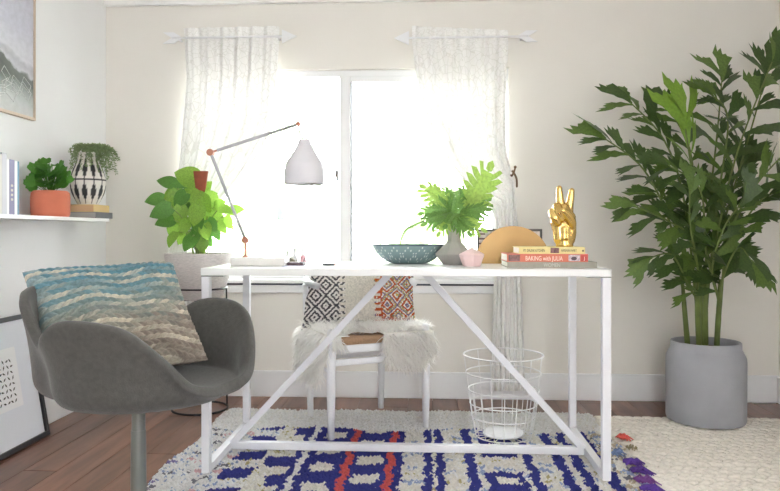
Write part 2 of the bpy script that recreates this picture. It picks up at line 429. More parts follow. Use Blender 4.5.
# ------------------------------------------------------------------ garden beyond the glass
tag(MB().box((-9, YB+TH, -0.5), (9, 16, -0.45)).build('ground', 'patio'), 'pale ground beyond the window', kind='structure')
def leaf_cloud(c, rad, n, s, m, name, parent):
    c = np.array(c); u = NR.normal(size=(n, 3)); u /= np.linalg.norm(u, axis=1)[:, None]
    ctr = c+u*(NR.random((n, 1))**0.4)*np.array(rad)
    a = NR.normal(size=(n, 3)); a /= np.linalg.norm(a, axis=1)[:, None]
    bb = np.cross(a, NR.normal(size=(n, 3))); bb /= np.linalg.norm(bb, axis=1)[:, None]
    ss = s*(0.6+0.8*NR.random((n, 1)))
    V = np.stack([ctr-a*ss, ctr+bb*ss*0.45, ctr+a*ss, ctr-bb*ss*0.45], axis=1).reshape(-1, 3)
    return np_mesh(name, V, np.arange(4*n).reshape(n, 4), m, parent, smooth=False)
for (x, y, z, r, lab) in ((-0.1, 8.2, 1.1, 0.75, 'pale sunlit tree faintly seen through the sliding pane'), (-2.3, 9.5, 1.5, 1.0, 'washed out tree faintly seen through the fixed pane')):
    t = thing('garden_tree', lab, 'tree', (x, y, -0.45))
    MB().tube([(x, y, -0.45), (x+0.05, y, z*0.5), (x, y, z)], [0.09, 0.07, 0.04], 8).build('trunk', 'trunk', t, True)
    leaf_cloud((x, y, z), (r, r, r*1.1), 900, 0.09, 'bush', 'foliage', t)

# ------------------------------------------------------------------ rugs
RZ = 0.020                                  # top of the shag pile's backing
S = lambda *c: np.array(lin(*c))
C_W, C_CR, C_BL, C_RD, C_LB, C_PK, C_OC, C_GR = S(254, 253, 252), S(249, 246, 239), S(76, 80, 160), S(232, 112, 112), S(176, 192, 222), S(236, 200, 204), S(206, 196, 150), S(140, 140, 150)
C_PU, C_BE = S(150, 140, 190), S(214, 200, 176)
def hsh(i, j): return (math.sin(i*12.9898+j*78.233)*43758.5453) % 1.0
RX0, RX1, RY0, RY1 = -0.985, 0.80, 1.25, 3.47
def rugcol(x, y):
    jx = 0.005*math.sin(y*37+x*5)+0.003*math.sin(y*91); x = x+jx
    jy = 0.006*math.sin(x*41)+0.004*math.sin(x*83+1); yy = y+jy
    h = hsh(int((x+5)*28), int((yy+5)*28)); h2 = RND.random()
    if yy > 3.14+0.03*math.sin(x*9):
        return C_W if h2 < 0.93 else C_CR
    row = (yy-0.03)/0.205; rf = row % 1.0
    if x < -0.755:
        if h < 0.06: return C_PK if h2 < 0.8 else C_W
        if h < 0.10: return C_PU if h2 < 0.7 else C_W
        if h < 0.17: return C_GR if h2 < 0.5 else C_W
        return C_W if h2 < 0.9 else C_LB
    if x < -0.645:
        if rf < 0.52: return C_BL
        return C_W if h2 < 0.85 else (C_OC if h < 0.3 else C_LB)
    if x < -0.50:
        rr = (row+0.35) % 1.0
        if x > -0.60+0.03*math.sin(yy*11) and rr < 0.55: return C_BL
        if x > -0.525: return C_BL
        return C_CR if h2 < 0.75 else (C_OC if h < 0.25 else C_W)
    if x < -0.475: return C_W
    if x < -0.32:
        rr = (row+0.55) % 1.0
        if -0.44 < x < -0.35 and rr < 0.42: return C_CR
        return C_BL
    if x < -0.29: return C_RD
    if x < -0.155:
        rr = (row+0.15) % 1.0
        if -0.275 < x < -0.175 and rr < 0.45: return C_CR
        return C_BL
    if x < -0.125: return C_RD
    if x < -0.095: return C_BL
    for (a, b_) in ((-0.01, 0.02), (0.035, 0.066), (0.15, 0.188), (0.375, 0.41), (0.49, 0.53), (0.56, 0.595), (0.645, 0.69)):
        if a < x < b_: return C_BL
    if 0.215 < x < 0.355:
        rr = (yy-2.16) % 0.62
        if rr < 0.44:
            if 0.255 < x < 0.33 and 0.10 < (rr % 0.22) < 0.17 and rr > 0.1: return C_CR
            return C_BL
    if x > 0.70:
        return [C_BE, C_LB, C_CR, C_GR][int(h*4)] if h2 < 0.8 else C_CR
    if h < 0.16: return C_LB if h2 < 0.7 else C_W
    if h < 0.22: return C_OC if h2 < 0.4 else C_CR
    return C_CR if h2 < 0.8 else C_W

rug = thing('shag_rug', 'shaggy cream wool rug with blue plaid stripes and two red lines', 'rug', ((RX0+RX1)/2, (RY0+RY1)/2, 0))
def rug_edge(x, y):   # slightly wavy outline
    return (RX0+0.012*math.sin(y*9)) < x < (RX1+0.015*math.sin(y*7+1)) and y < RY1+0.01*math.sin(x*13)
# backing
b = MB(); rows = []
nx, ny = 60, 70
for j in range(ny+1):
    y = RY0+(RY1-RY0)*j/ny
    rows.append([(RX0+0.012*math.sin(y*9)+(RX1-RX0+0.015*math.sin(y*7+1)-0.012*math.sin(y*9))*i/nx, y, 0.012) for i in range(nx+1)])
b.grid(rows)
bk = b.build('backing', mat('rug_backing', lin(222, 216, 206), 0.95), rug)
# pile tufts
SP = 0.0105
pts = []
yy = RY0
while yy < RY1+0.01:
    sp = SP if yy > 2.0 else SP*1.7
    xx = RX0-0.02
    while xx < RX1+0.03:
        x = xx+RND.uniform(-.4, .4)*sp; y = yy+RND.uniform(-.4, .4)*sp
        if rug_edge(x, y): pts.append((x, y, sp))
        xx += sp
    yy += sp*0.95
pts = np.array(pts); nT = len(pts)
cols = np.array([rugcol(p[0], p[1]) for p in pts])
cols *= (0.9+0.12*NR.random((nT, 1)))
UNIT = np.array([(0, 0, 1), (1, 0, .35), (.31, .95, .3), (-.81, .59, .35), (-.81, -.59, .3), (.31, -.95, .35), ])
FT = np.array([(0, 1, 2), (0, 2, 3), (0, 3, 4), (0, 4, 5), (0, 5, 1)])
def tufts(pts, hgt, wid):
    n = len(pts); ang = NR.random(n)*6.28; ca, sa = np.cos(ang), np.sin(ang)
    U = UNIT[None]*np.array([1, 1, 1.0]); X = U[..., 0]*ca[:, None]-U[..., 1]*sa[:, None]; Yv = U[..., 0]*sa[:, None]+U[..., 1]*ca[:, None]
    Z = np.repeat(U[..., 2], n, axis=0) if U.shape[0] == 1 else U[..., 2]
    hh = hgt*(0.7+0.6*NR.random((n, 1))); ww = wid*(0.8+0.4*NR.random((n, 1)))
    lean = NR.normal(size=(n, 2))*0.25
    Zf = Z*hh
    V = np.stack([pts[:, 0:1]+X*ww*pts[:, 2:3]+lean[:, 0:1]*Zf, pts[:, 1:2]+Yv*ww*pts[:, 2:3]+lean[:, 1:2]*Zf-0.3*Zf*0, 0.010+Zf], axis=-1)
    return V.reshape(-1, 3), (FT[None]+(np.arange(n)*6)[:, None, None]).reshape(-1, 3)
V, F = tufts(pts, 0.0125, 0.95)
pile = np_mesh('pile', V, F, 'rugv', rug, np.repeat(cols, 6, axis=0))
pile['kind'] = 'stuff'
# fringe tassels on the right edge
fr = [(623, 437, (226, 100, 90), 9, .035), (631, 447, (150, 140, 110), 3, .02), (632, 462, (92, 60, 150), 10, .06), (640, 470, (86, 54, 140), 9, .06), (645, 480, (120, 70, 140), 9, .06), (650, 488, (92, 60, 150), 8, .06), (616, 452, (120, 140, 180), 4, .04)]
for (px, py, c, k, ln) in fr:
    g = gnd(px, py, 0.028); b = MB()
    for i in range(k*3):
        a = RND.uniform(-0.9, 0.9) if ln > .04 else RND.uniform(-3.1, 3.1); d = Vector((math.cos(a), math.sin(a), 0)); l2 = ln*RND.uniform(.6, 1.2)
        s0 = g+Vector((RND.uniform(-.015, .015), RND.uniform(-.018, .018), 0))-d*ln*0.4
        b.tube([s0, s0+d*l2*.5+Vector((0, 0, .012*RND.random())), s0+d*l2-Vector((0, 0, .008))], [.0035, .004, .002], 5)
    b.build('tassel', mat('tassel_%d_%d_%d' % c, lin(*c), 0.95, var=0.2, nscale=80), rug, True)

# braided rug
BX0, BX1, BY0, BY1 = 0.72, XR-0.02, 1.3, 3.44
brug = thing('braided_rug', 'cream chunky braided wool rug under the concrete planter', 'rug', ((BX0+BX1)/2, (BY0+BY1)/2, 0))
MB().box((BX0, BY0, 0.0005), (BX1, BY1, 0.005)).build('backing', mat('braid_backing', lin(196, 188, 172), 0.95), brug)
ub = [(0, -1)]
SPH = []
for i in range(5):
    th = math.pi*i/4
    for j in range(6): SPH.append((math.cos(th), math.sin(th)*math.cos(j*math.pi/3), math.sin(th)*math.sin(j*math.pi/3)))
SPH = np.array(SPH); FS = np.array([(i*6+j, i*6+(j+1) % 6, (i+1)*6+(j+1) % 6, (i+1)*6+j) for i in range(4) for j in range(6)])
cs = []; rowi = 0; y = BY1-0.02
while y > BY0:
    step = 0.040 if (rowi % 8) else 0.052
    x = BX0+0.02+0.020*(rowi % 2)
    while x < BX1-0.01:
        cs.append((x, y+RND.uniform(-.003, .003), (0.55 if rowi % 2 else -0.55)+RND.uniform(-.15, .15), RND.uniform(.85, 1.15)))
        x += 0.046
    y -= step; rowi += 1
cs = np.array(cs); n = len(cs)
ca, sa = np.cos(cs[:, 2]), np.sin(cs[:, 2])
lx = SPH[None, :, 0]*0.036*cs[:, 3:4]; ly = SPH[None, :, 1]*0.0175*np.ones((n, 1)); lz = SPH[None, :, 2]*0.013*cs[:, 3:4]
V = np.stack([cs[:, 0:1]+lx*ca[:, None]-ly*sa[:, None], cs[:, 1:2]+lx*sa[:, None]+ly*ca[:, None], 0.0075+lz], axis=-1).reshape(-1, 3)
V[:, 2] = np.maximum(V[:, 2], 0.001)
F = (FS[None]+(np.arange(n)*30)[:, None, None]).reshape(-1, 4)
o = np_mesh('braids', V, F, 'braid', brug); o['kind'] = 'stuff'

# ------------------------------------------------------------------ desk
DY0, DY1 = 2.515, 3.125
DX0 = at(200.5, 268, DY0).x; DX1 = at(612, 269, DY0).x
DT = 0.773; FZ = 0.022                       # top, foot level on the pile
desk = thing('desk', 'white writing desk with slim square legs and diagonal braces', 'desk', ((DX0+DX1)/2, (DY0+DY1)/2, FZ))
MB().box((DX0, DY0, DT-0.027), (DX1, DY1, DT)).build('tabletop', 'desk', desk, bevel=0.002)
lw = 0.030
for sx in (0, 1):
    xa = DX0+0.002 if sx == 0 else DX1-lw-0.002
    for ya in (DY0+0.002, DY1-lw-0.002):
        MB().box((xa, ya, FZ), (xa+lw, ya+lw, DT-0.031)).build('leg', 'white', desk, bevel=0.0015)
    MB().box((xa, DY0+0.002+lw, FZ), (xa+lw, DY1-lw-0.002, FZ+lw)).build('side_bar', 'white', desk, bevel=0.0015)
    xb = DX0+0.002 if sx == 0 else DX1-0.082
    MB().box((xb, DY0+0.002, DT-0.031), (xb+0.08, DY1-0.002, DT-0.027)).build('top_plate', 'pole', desk)
YM = (DY0+DY1)/2
MB().box((DX0+lw+0.002, YM-lw/2, FZ), (DX1-lw-0.002, YM+lw/2, FZ+lw)).build('stretcher', 'white', desk, bevel=0.0015)
for (xa, px) in ((DX0+0.03, 391), (DX1-0.03, 424)):
    xt = at(px, 275, YM).x
    MB().bar((xa, YM, FZ+0.018), (xt, YM, DT-0.031), lw*0.9, lw, (0, 1, 0)).build('brace', 'white', desk, bevel=0.0015)

# ------------------------------------------------------------------ felt bucket armchair
ac = at(138.5, 300, 2.03); AX, AY = ac.x, ac.y
TA = math.radians(-15)
arm = thing('armchair', 'charcoal grey felt bucket armchair on a metal pedestal', 'armchair', (AX, AY, 0.02))
fwd = Vector((math.cos(TA), math.sin(TA), 0)); lft = Vector((-math.sin(TA), math.cos(TA), 0))
def A(f, l, z): return Vector((AX, AY, 0))+fwd*f+lft*l+Vector((0, 0, z))
RK = [(0, .25), (25, .275), (45, .295), (65, .312), (90, .322), (108, .318), (128, .295), (148, .345), (165, .365), (180, .37)]
ZK = [(0, .452), (22, .462), (38, .497), (52, .585), (66, .655), (82, .678), (100, .672), (116, .62), (129, .60), (143, .69), (155, .735), (180, .745)]
RK += [(360-a, v) for a, v in RK if 0 < a < 180]; ZK += [(360-a, v) for a, v in ZK if 0 < a < 180]
CF = 0.055
NP, NT = 96, 26
rows = []
for i in range(NT+1):
    t = i/NT; row = []
    for j in range(NP):
        ph = 360*j/NP; R_ = psp(RK, ph); Z_ = psp(ZK, ph)
        wall = Z_-0.43; a = math.radians(ph)
        if t < 0.5:                          # seat pan
            q = t/0.5; r = R_*0.78*q; z = 0.412+0.022*q**2
        elif t < 0.72:                       # rounded turn-up
            q = (t-0.5)/0.22; r = R_*(0.78+0.17*math.sin(q*math.pi/2)); z = 0.434+min(0.06, wall*0.5)*(1-math.cos(q*math.pi/2))
        else:                                # side wall with a slight outward flare
            q = (t-0.72)/0.28; zz = 0.434+min(0.06, wall*0.5); r = R_*(0.95+0.05*q); z = zz+(Z_-zz)*q
            r += 0.022*q**2.2*min(1, max(0, wall)/0.2)
        row.append(A(CF*min(1, t*2)+r*math.cos(a), r*math.sin(a), z))
    rows.append(row)
b = MB(); b.grid(rows[1:], closed_u=True); b.v.append(tuple(A(0, 0, 0.412))); c0 = len(b.v)-1
for j in range(NP): b.f.append((c0, (j+1) % NP, j))
sh = b.build('seat_shell', 'felt', arm, True)
md = sh.modifiers.new('thick', 'SOLIDIFY'); md.thickness = 0.030; md.offset = -1
md = sh.modifiers.new('sub', 'SUBSURF'); md.levels = 1; md.render_levels = 1
b = MB(); b.tube([A(0, 0, 0.39), A(0, 0, 0.30)], 0.0195, 20); b.build('swivel_collar', 'pole', arm, 'auto')
b = MB(); b.tube([A(0, 0, 0.32), A(0, 0, 0.06)], [0.0215, 0.0235], 20); b.build('pedestal', 'pole', arm, 'auto')
b = MB(); b.lathe(A(0, 0, 0), [(0.17, 0.022), (0.17, 0.027), (0.15, 0.033), (0.05, 0.05), (0.024, 0.075)], 40); b.build('base', 'pole', arm, 'auto')

# ------------------------------------------------------------------ cushions
def cushion_pts(wd, ht, th, n, m, relief=None):
    """front and back grids in local (x, y, z) with z the thickness direction"""
    u = np.linspace(-1, 1, n); v = np.linspace(-1, 1, m); U, Vv = np.meshgrid(u, v)
    prof = np.clip((1-np.abs(U)**3.2)*(1-np.abs(Vv)**3.2), 0, 1)**0.5
    x = U*wd/2*(1-0.07*(1-Vv**2)); y = Vv*ht/2*(1-0.07*(1-U**2))
    zf = th/2*prof; zb = -th/2*prof
    if relief is not None: zf = zf+relief(U, Vv)*np.clip(prof*3, 0, 1); zb = zb-relief(U, Vv)*np.clip(prof*3, 0, 1)
    return U, Vv, np.stack([x, y, zf], -1), np.stack([x, y, zb], -1)
def cushion(name, label, cat, ctr, right, up, wd, ht, th, n, m, colf, relief, mt):
    right = Vector(right).normalized(); up = Vector(up); up = (up-right*up.dot(right)).normalized(); nor = right.cross(up)
    U, Vv, Fp, Bp = cushion_pts(wd, ht, th, n, m, relief)
    R = np.array([list(right), list(up), list(nor)])
    V = np.concatenate([Fp.reshape(-1, 3)@R, Bp.reshape(-1, 3)@R])+np.array(list(ctr))
    I = np.arange(n*m).reshape(m, n)
    q = np.stack([I[:-1, :-1], I[:-1, 1:], I[1:, 1:], I[1:, :-1]], -1).reshape(-1, 4)
    q2 = q[:, ::-1]+n*m
    e = []
    ring = list(I[0, :])+list(I[1:, -1])+list(I[-1, ::-1][1:])+list(I[::-1, 0][1:-1])
    c = colf(U.ravel(), Vv.ravel()); cols = np.concatenate([c, c])
    F = np.concatenate([q, q2, np.array([(ring[i], ring[(i+1) % len(ring)], ring[(i+1) % len(ring)]+n*m, ring[i]+n*m) for i in range(len(ring))])[:, ::-1]])
    ob = np_mesh(name, V-np.array(list(ctr)), F, mt, None, cols); ob.location = ctr
    return tag(ob, label, cat)

# chunky knitted cushion
NRW, NST = 23, 20
tone = NR.random((64, 64))
def knit_cells(U, Vv):
    Vw = Vv+0.055*np.sin(U*3.4+Vv*2.0)+0.03*np.sin(U*8.0+1.0)-0.06*U
    r = (Vw+1.2)/2*NRW; ri = np.floor(r).astype(int); rf = r-ri
    s_ = (U+1.2)/2*NST+np.where(ri % 2 == 0, rf, -rf)*1.1; si = np.floor(s_).astype(int)
    return ri, rf, si, s_-si
def knit_relief(U, Vv):
    ri, rf, si, sf = knit_cells(U, Vv)
    return 0.015*np.sqrt(np.clip(np.sin(rf*math.pi)*np.sin(sf*math.pi), 0, 1))
def knit_col(U, Vv):
    ri, rf, si, sf = knit_cells(U, Vv)
    h = tone[ri % 64, si % 64]; hr = tone[ri % 64, 63]; h2 = tone[(ri*7+3) % 64, (si*5+1) % 64]
    wave = Vv-0.25*U+0.12*np.sin(U*2.6+0.6)
    teal, cream, taupe, sage = S(92, 136, 150), S(216, 207, 188), S(140, 130, 120), S(128, 146, 142)
    k = np.clip((wave+0.10+0.5*(h-0.5))*1.2, 0, 1)[:, None]
    k2 = np.clip((-wave+0.10+0.4*(h-0.5))*1.6, 0, 1)[:, None]
    base = sage*(1-k)+teal*k
    base = base*(1-k2)+taupe*k2
    f = np.where(ri % 2 == 1, 0.30+0.65*h2, 0.22*(h2 > 0.72)+0.05)
    f = (f*(0.75+0.5*np.sin(U*3+ri)))[:, None].clip(0, 0.92)
    return (base*(1-f)+cream*f)*(0.84+0.26*h)[:, None]
pc = at(117, 317, 2.12)
rt = Vector((0.74, 0.66, 0.03)); upv = Vector((-0.56, 0.40, 0.74))
cushion('knit_cushion', 'chunky knit cushion fading from teal to beige on the armchair', 'cushion', pc, rt, upv, 0.47, 0.40, 0.14, 260, 230, knit_col, knit_relief, 'knit')

# ------------------------------------------------------------------ white desk chair (wishbone type)
WX, WY, WR = -0.300, 3.245, math.radians(28)
wc = thing('desk_chair', 'white wooden chair with woven cord seat tucked behind the desk', 'chair', (WX, WY, 0.022))
wr = Vector((math.cos(WR), math.sin(WR), 0)); wb = Vector((-math.sin(WR), math.cos(WR), 0))
def W(x, y, z): return Vector((WX, WY, 0))+wr*x+wb*y+Vector((0, 0, z))
for s in (-1, 1):
    MB().tube([W(.228*s, -.20, .022), W(.228*s, -.20, .25), W(.226*s, -.198, .475), W(.226*s, -.198, .49)], [.0145, .0195, .0185, .012], 14).build('leg', 'chairwhite', wc, True)
    MB().tube([W(.185*s, .20, .022), W(.19*s, .205, .3), W(.20*s, .20, .47), W(.235*s, .13, .66)], [.0145, .0185, .0185, .014], 14).build('leg', 'chairwhite', wc, True)
    MB().bar(W(.226*s, -.198, .40), W(.19*s, .20, .40), .018, .032).build('seat_rail', 'chairwhite', wc, bevel=.004)
    MB().tube([W(.226*s, -.195, .29), W(.19*s, .20, .31)], .0105, 10).build('stretcher', 'chairwhite', wc, True)
MB().bar(W(-.226, -.198, .402), W(.226, -.198, .402), .018, .034).build('seat_rail', 'chairwhite', wc, bevel=.004)
MB().bar(W(-.19, .20, .40), W(.19, .20, .40), .018, .032).build('seat_rail', 'chairwhite', wc, bevel=.004)
MB().bar(W(-.226, -.198, .345), W(.226, -.198, .345), .014, .028).build('stretcher', 'chairwhite', wc, bevel=.004)
MB().bar(W(-.19, .20, .30), W(.19, .20, .30), .014, .024).build('stretcher', 'chairwhite', wc, bevel=.004)
arc = [W(.255*math.cos(t), .02+.235*math.sin(t), .675+0.03*math.sin(t)) for t in np.linspace(-0.35, math.pi+0.35, 26)]
MB().tube(arc, .0155, 12).build('back_rail', 'chairwhite', wc, True)
MB().bar(W(0, .225, .40), W(0, .235, .56), .035, .014, wb).build('splat', 'chairwhite', wc, bevel=.003)
for s in (-1, 1): MB().bar(W(.008*s, .235, .55), W(.075*s, .243, .69), .026, .013, wb).build('splat', 'chairwhite', wc, bevel=.003)
# woven seat: cords as strips
seat = MB().add([W(-.225, -.212, .448), W(.225, -.212, .448), W(.192, .205, .448), W(-.192, .205, .448), W(-.225, -.212, .42), W(.225, -.212, .42), W(.192, .205, .42), W(-.192, .205, .42)],
                [(0, 1, 2, 3), (7, 6, 5, 4), (4, 5, 1, 0), (5, 6, 2, 1), (6, 7, 3, 2), (7, 4, 0, 3)]).build('seat', 'seat', wc, bevel=.006)
b = MB()
for i in range(60):
    x = -.215+.43*i/59
    b.tube([W(x*.97, -.10, .449), W(x, -.20, .4505), W(x, -.2145, .440), W(x, -.2145, .425)], .0037, 6)
b.build('seat_cord', 'seat', wc, True)['kind'] = 'stuff'

# kilim cushion on the chair
def kilim_col(U, Vv):
    blk, wht, crm = S(74, 72, 76), S(232, 228, 222), S(224, 217, 205)
    org, pur, yel, tea = S(186, 84, 44), S(120, 100, 136), S(208, 172, 92), S(120, 140, 126)
    px = np.floor((U+1)*55)/55; py = np.floor((Vv+1)*44)/44
    a = np.abs(((px*2.7) % 1.0)-0.5)+np.abs(((py*1.55) % 1.0)-0.5)
    ring = (a*4.0+.2) % 1.0 < 0.5
    jag = 0.05*np.sign(np.sin(py*34))
    L_ = (px-1) < -0.34+jag; R_ = (px-1) > 0.30+jag
    hh = (np.sin(px*913.1+py*377.7)*43758.5) % 1.0
    c = np.where((hh < 0.3)[:, None], crm*0.94, crm)
    c = np.where(L_[:, None], np.where(ring[:, None], blk, wht), c)
    k = ((a*2.4+py*0.6) % 1.0)
    multi = np.where((k < 0.28)[:, None], org, np.where((k < 0.45)[:, None], wht, np.where((k < 0.66)[:, None], pur, np.where((k < .8)[:, None], yel, np.where((hh < .5)[:, None], tea, wht)))))
    edge = (np.abs(px-1-0.33) < 0.06) | (py < 0.26)
    multi = np.where((edge & (hh < 0.75))[:, None], org, multi)
    return np.where(R_[:, None], multi, c)*(0.92+0.12*hh)[:, None]
kr = lambda U, Vv: 0.0012*np.sin((U+1)*55*math.pi)*np.sin((Vv+1)*44*math.pi)
kc = W(.015, .07, .60)
cushion('kilim_cushion', 'flatwoven cushion in grey diamonds, plain cream and orange pattern panels on the white chair', 'cushion', kc, Vector((1, .16, 0)), (wb*0.30+Vector((0, 0, 1))), 0.55, 0.32, 0.11, 230, 130, kilim_col, kr, 'knit')

# sheepskin throw over the seat
sk = thing('sheepskin_throw', 'long haired white sheepskin draped over the chair seat', 'throw', W(0, 0, .46))
def hide(a, bq):
    """flat hide coordinates -> draped point and normal (chair axes)"""
    x, y, z, nx_, ny_, nz_ = a, bq, .462, 0, 0, 1
    if a < -.235:
        z = .462-(-.235-a); x = -.243-0.12*(-.235-a); nx_, ny_, nz_ = -1, 0, .15
    elif bq < -.205:
        z = .462-(-.205-bq); y = -.232-.05*(-.205-bq); nx_, ny_, nz_ = 0, -1, .15
    return W(x, y, z), (wr*nx_+wb*ny_+Vector((0, 0, nz_))).normalized()
def in_hide(a, bq):
    if bq > .20 or a > .25 or a < -.44: return False
    if a < -.235:
        return -.22+0.6*max(0, -.33-a) < bq < .17-0.4*max(0, -.33-a)
    if bq < -.205:
        d = -.205-bq
        if a > .0: return d < .13*max(0, 1-((a-.13)/.145)**4)+0.02
        return a < -.19 and d < .04
    if -.15 < a < .0 and bq < -.165+0.03*math.sin(a*50): return False
    return True
b = MB(); NA, NB = 70, 66; idx = {}
for i in range(NA+1):
    for j in range(NB+1):
        a = -.44+.69*i/NA; q = -.36+.56*j/NB
        p, nn = hide(a, q); idx[(i, j)] = len(b.v); b.v.append(tuple(p))
for i in range(NA):
    for j in range(NB):
        if in_hide(-.44+.69*(i+.5)/NA, -.36+.56*(j+.5)/NB): b.f.append((idx[(i, j)], idx[(i+1, j)], idx[(i+1, j+1)], idx[(i, j+1)]))
b.build('hide', 'hide', sk, True)
hv, hf = [], []
cnt = 0
while cnt < 15000:
    a = RND.uniform(-.44, .25); q = RND.uniform(-.36, .20)
    if not in_hide(a, q) : continue
    if q > .02 and a > -.235 and RND.random() < .8: continue
    p, nn = hide(a, q); cl = math.sin(a*47+q*31)*.5+math.sin(q*63-a*29)*.5
    side = Vector((RND.gauss(0, .35)+cl*.4, RND.gauss(0, .35)-cl*.3, RND.gauss(0, .2)))
    l = RND.uniform(.035, .065)
    onTop = nn.z > .5
    d1 = (nn*(.75 if onTop else .55)+side+Vector((0, 0, -.1 if onTop else -.65))).normalized()
    d2 = (d1+Vector((0, 0, -.7))+side*.4).normalized()
    p1 = p+d1*l*.5; p2 = p1+d2*l*.55
    wv = d1.cross(Vector((RND.gauss(0, 1), RND.gauss(0, 1), RND.gauss(0, 1)))).normalized()*.0016
    n0 = len(hv); hv += [p-wv, p+wv, p1+wv*.9, p1-wv*.9, p2]
    hf += [(n0, n0+1, n0+2), (n0, n0+2, n0+3), (n0+3, n0+2, n0+4)]
    cnt += 1
o = np_mesh('fleece', np.array([list(v) for v in hv]), np.array(hf), 'fur', sk, smooth=True); o['kind'] = 'stuff'

# ------------------------------------------------------------------ wire basket
bcen = gnd(503.5, 437, 0.024); bx, by = bcen.x, bcen.y+0.01
bk = thing('wire_basket', 'round white wire waste basket under the desk', 'basket', (bx, by, .028))
hb = at(503, 355, by).z-.028; rt_, rb_ = 0.170, 0.118
def bR(f): return rb_+(rt_-rb_)*f**0.8
for i, f in enumerate((0.0, .24, .40, .57, .78, 1.0)):
    z = .03+hb*f
    MB().tube([(bx+bR(f)*math.cos(t), by+bR(f)*math.sin(t), z) for t in np.linspace(0, 2*math.pi, 48, endpoint=False)], .0028 if f < 1 else .0034, 6, closed=True).build('wire_ring', 'wire', bk, True)
for k in range(18):
    t = 2*math.pi*(k+.3)/18
    fm = 1.0 if k % 3 == 0 else .57
    pts_ = [(bx+bR(f)*math.cos(t), by+bR(f)*math.sin(t), .03+hb*f) for f in np.linspace(0, fm, 8)]
    MB().tube([(bx, by, .031)] + pts_, .0021, 6).build('upright_wire', 'wire', bk, True)
tag(MB().lathe((bx, by, .034), [(.085, 0), (.088, .004), (.086, .010), (.04, .012)], 40).build('paper_disc', 'paper', None, 'auto'), 'flat round white paper lying in the wire basket', 'paper')

# ------------------------------------------------------------------ potted fishtail palm
pg = gnd(705.5, 420.5, 0.016)
PX, PY = pg.x, pg.y+0.0
palm = thing('potted_palm', 'tall fishtail palm in a grey concrete cylinder planter', 'potted plant', (PX, PY, .0195))
k = lambda px: px*PY/FPX*0.985
zr = at(705, 341, PY).z; zsft = at(705, 356, PY).z
prof = [(r_*.905, z_) for r_, z_ in [(.176, .0195), (.189, .023), (.194, .033), (.195, zsft-.02), (.193, zsft), (.178, zsft+.028), (.172, zsft+.04), (.172, zr-.005), (.169, zr), (.157, zr), (.154, zr-.006), (.154, zr-.04)]]
MB().lathe((PX, PY, 0), prof, 64, True, False).build('planter', 'concrete', palm, 'auto')
MB().lathe((PX, PY, 0), [(.141, zr-.04), (.09, zr-.03), (.01, zr-.028)], 40, False, True).build('soil', 'soil', palm, True)

def leaflet_mesh(name, seed, mt):
    r = random.Random(seed); n = 7
    b = MB(); ctr, lf, rg = [], [], []
    for i in range(n):
        t = i/(n-1); wl = 0.04+0.23*t**1.3; wr_ = 0.04+0.19*t**1.0
        z = 0.10*t-0.22*t*t
        jl = r.uniform(-.03, .05) if i > 2 else 0; jr = r.uniform(-.03, .05) if i > 2 else 0
        ctr.append((t*0.88, 0, z)); lf.append((t*0.93+(.06 if i == n-1 else 0), wl+jl, z-0.10*wl+.02)); rg.append((t*0.86, -wr_-jr, z-0.10*wr_+.02))
    b.v = ctr+lf+rg
    for i in range(n-1):
        b.f.append((i, i+1, n+i+1, n+i)); b.f.append((2*n+i, 2*n+i+1, i+1, i))
    # jagged fish-tail end
    c = len(b.v); e = n-1
    tips = [(1.32, .22, -.26), (1.12, .17, -.16), (1.20, .08, -.20), (1.0, 0.02, -.14), (1.06, -.07, -.16), (.92, -.15, -.12), (.94, -.24, -.16)]
    b.v += [(x+r.uniform(-.09, .09), y, z) for x, y, z in tips]
    b.f += [(n+e, e, c+1, c), (e, c+3, c+2, c+1), (e, 2*n+e, c+5, c+4, c+3), (2*n+e, c+6, c+5)]
    me = bpy.data.meshes.new(name); me.from_pydata(b.v, [], b.f); me.materials.append(M[mt])
    for p in me.polygons: p.use_smooth = True
    return me
LM = [leaflet_mesh('leaflet_%d' % i, i, m_) for i, m_ in enumerate(('palm', 'palm', 'palm2', 'palm', 'palm2'))]
LSP = leaflet_mesh('leaflet_new', 9, 'spear')
def place(me, name, parent, pos, d, nrm, size, wid=1.0):
    d = Vector(d).normalized(); nrm = Vector(nrm); s_ = nrm.cross(d)
    if s_.length < 1e-3: s_ = Vector((1, 0, 0)).cross(d)
    s_.normalize(); nn = d.cross(s_)
    o = bpy.data.objects.new(name, me); COL.objects.link(o); o.parent = parent
    m3 = Matrix((d, s_, nn)).transposed().to_4x4()
    o.matrix_local = Matrix.Translation(Vector(pos)-wloc(parent)) @ m3 @ Matrix.Diagonal((size, size*wid, size, 1))
    return o
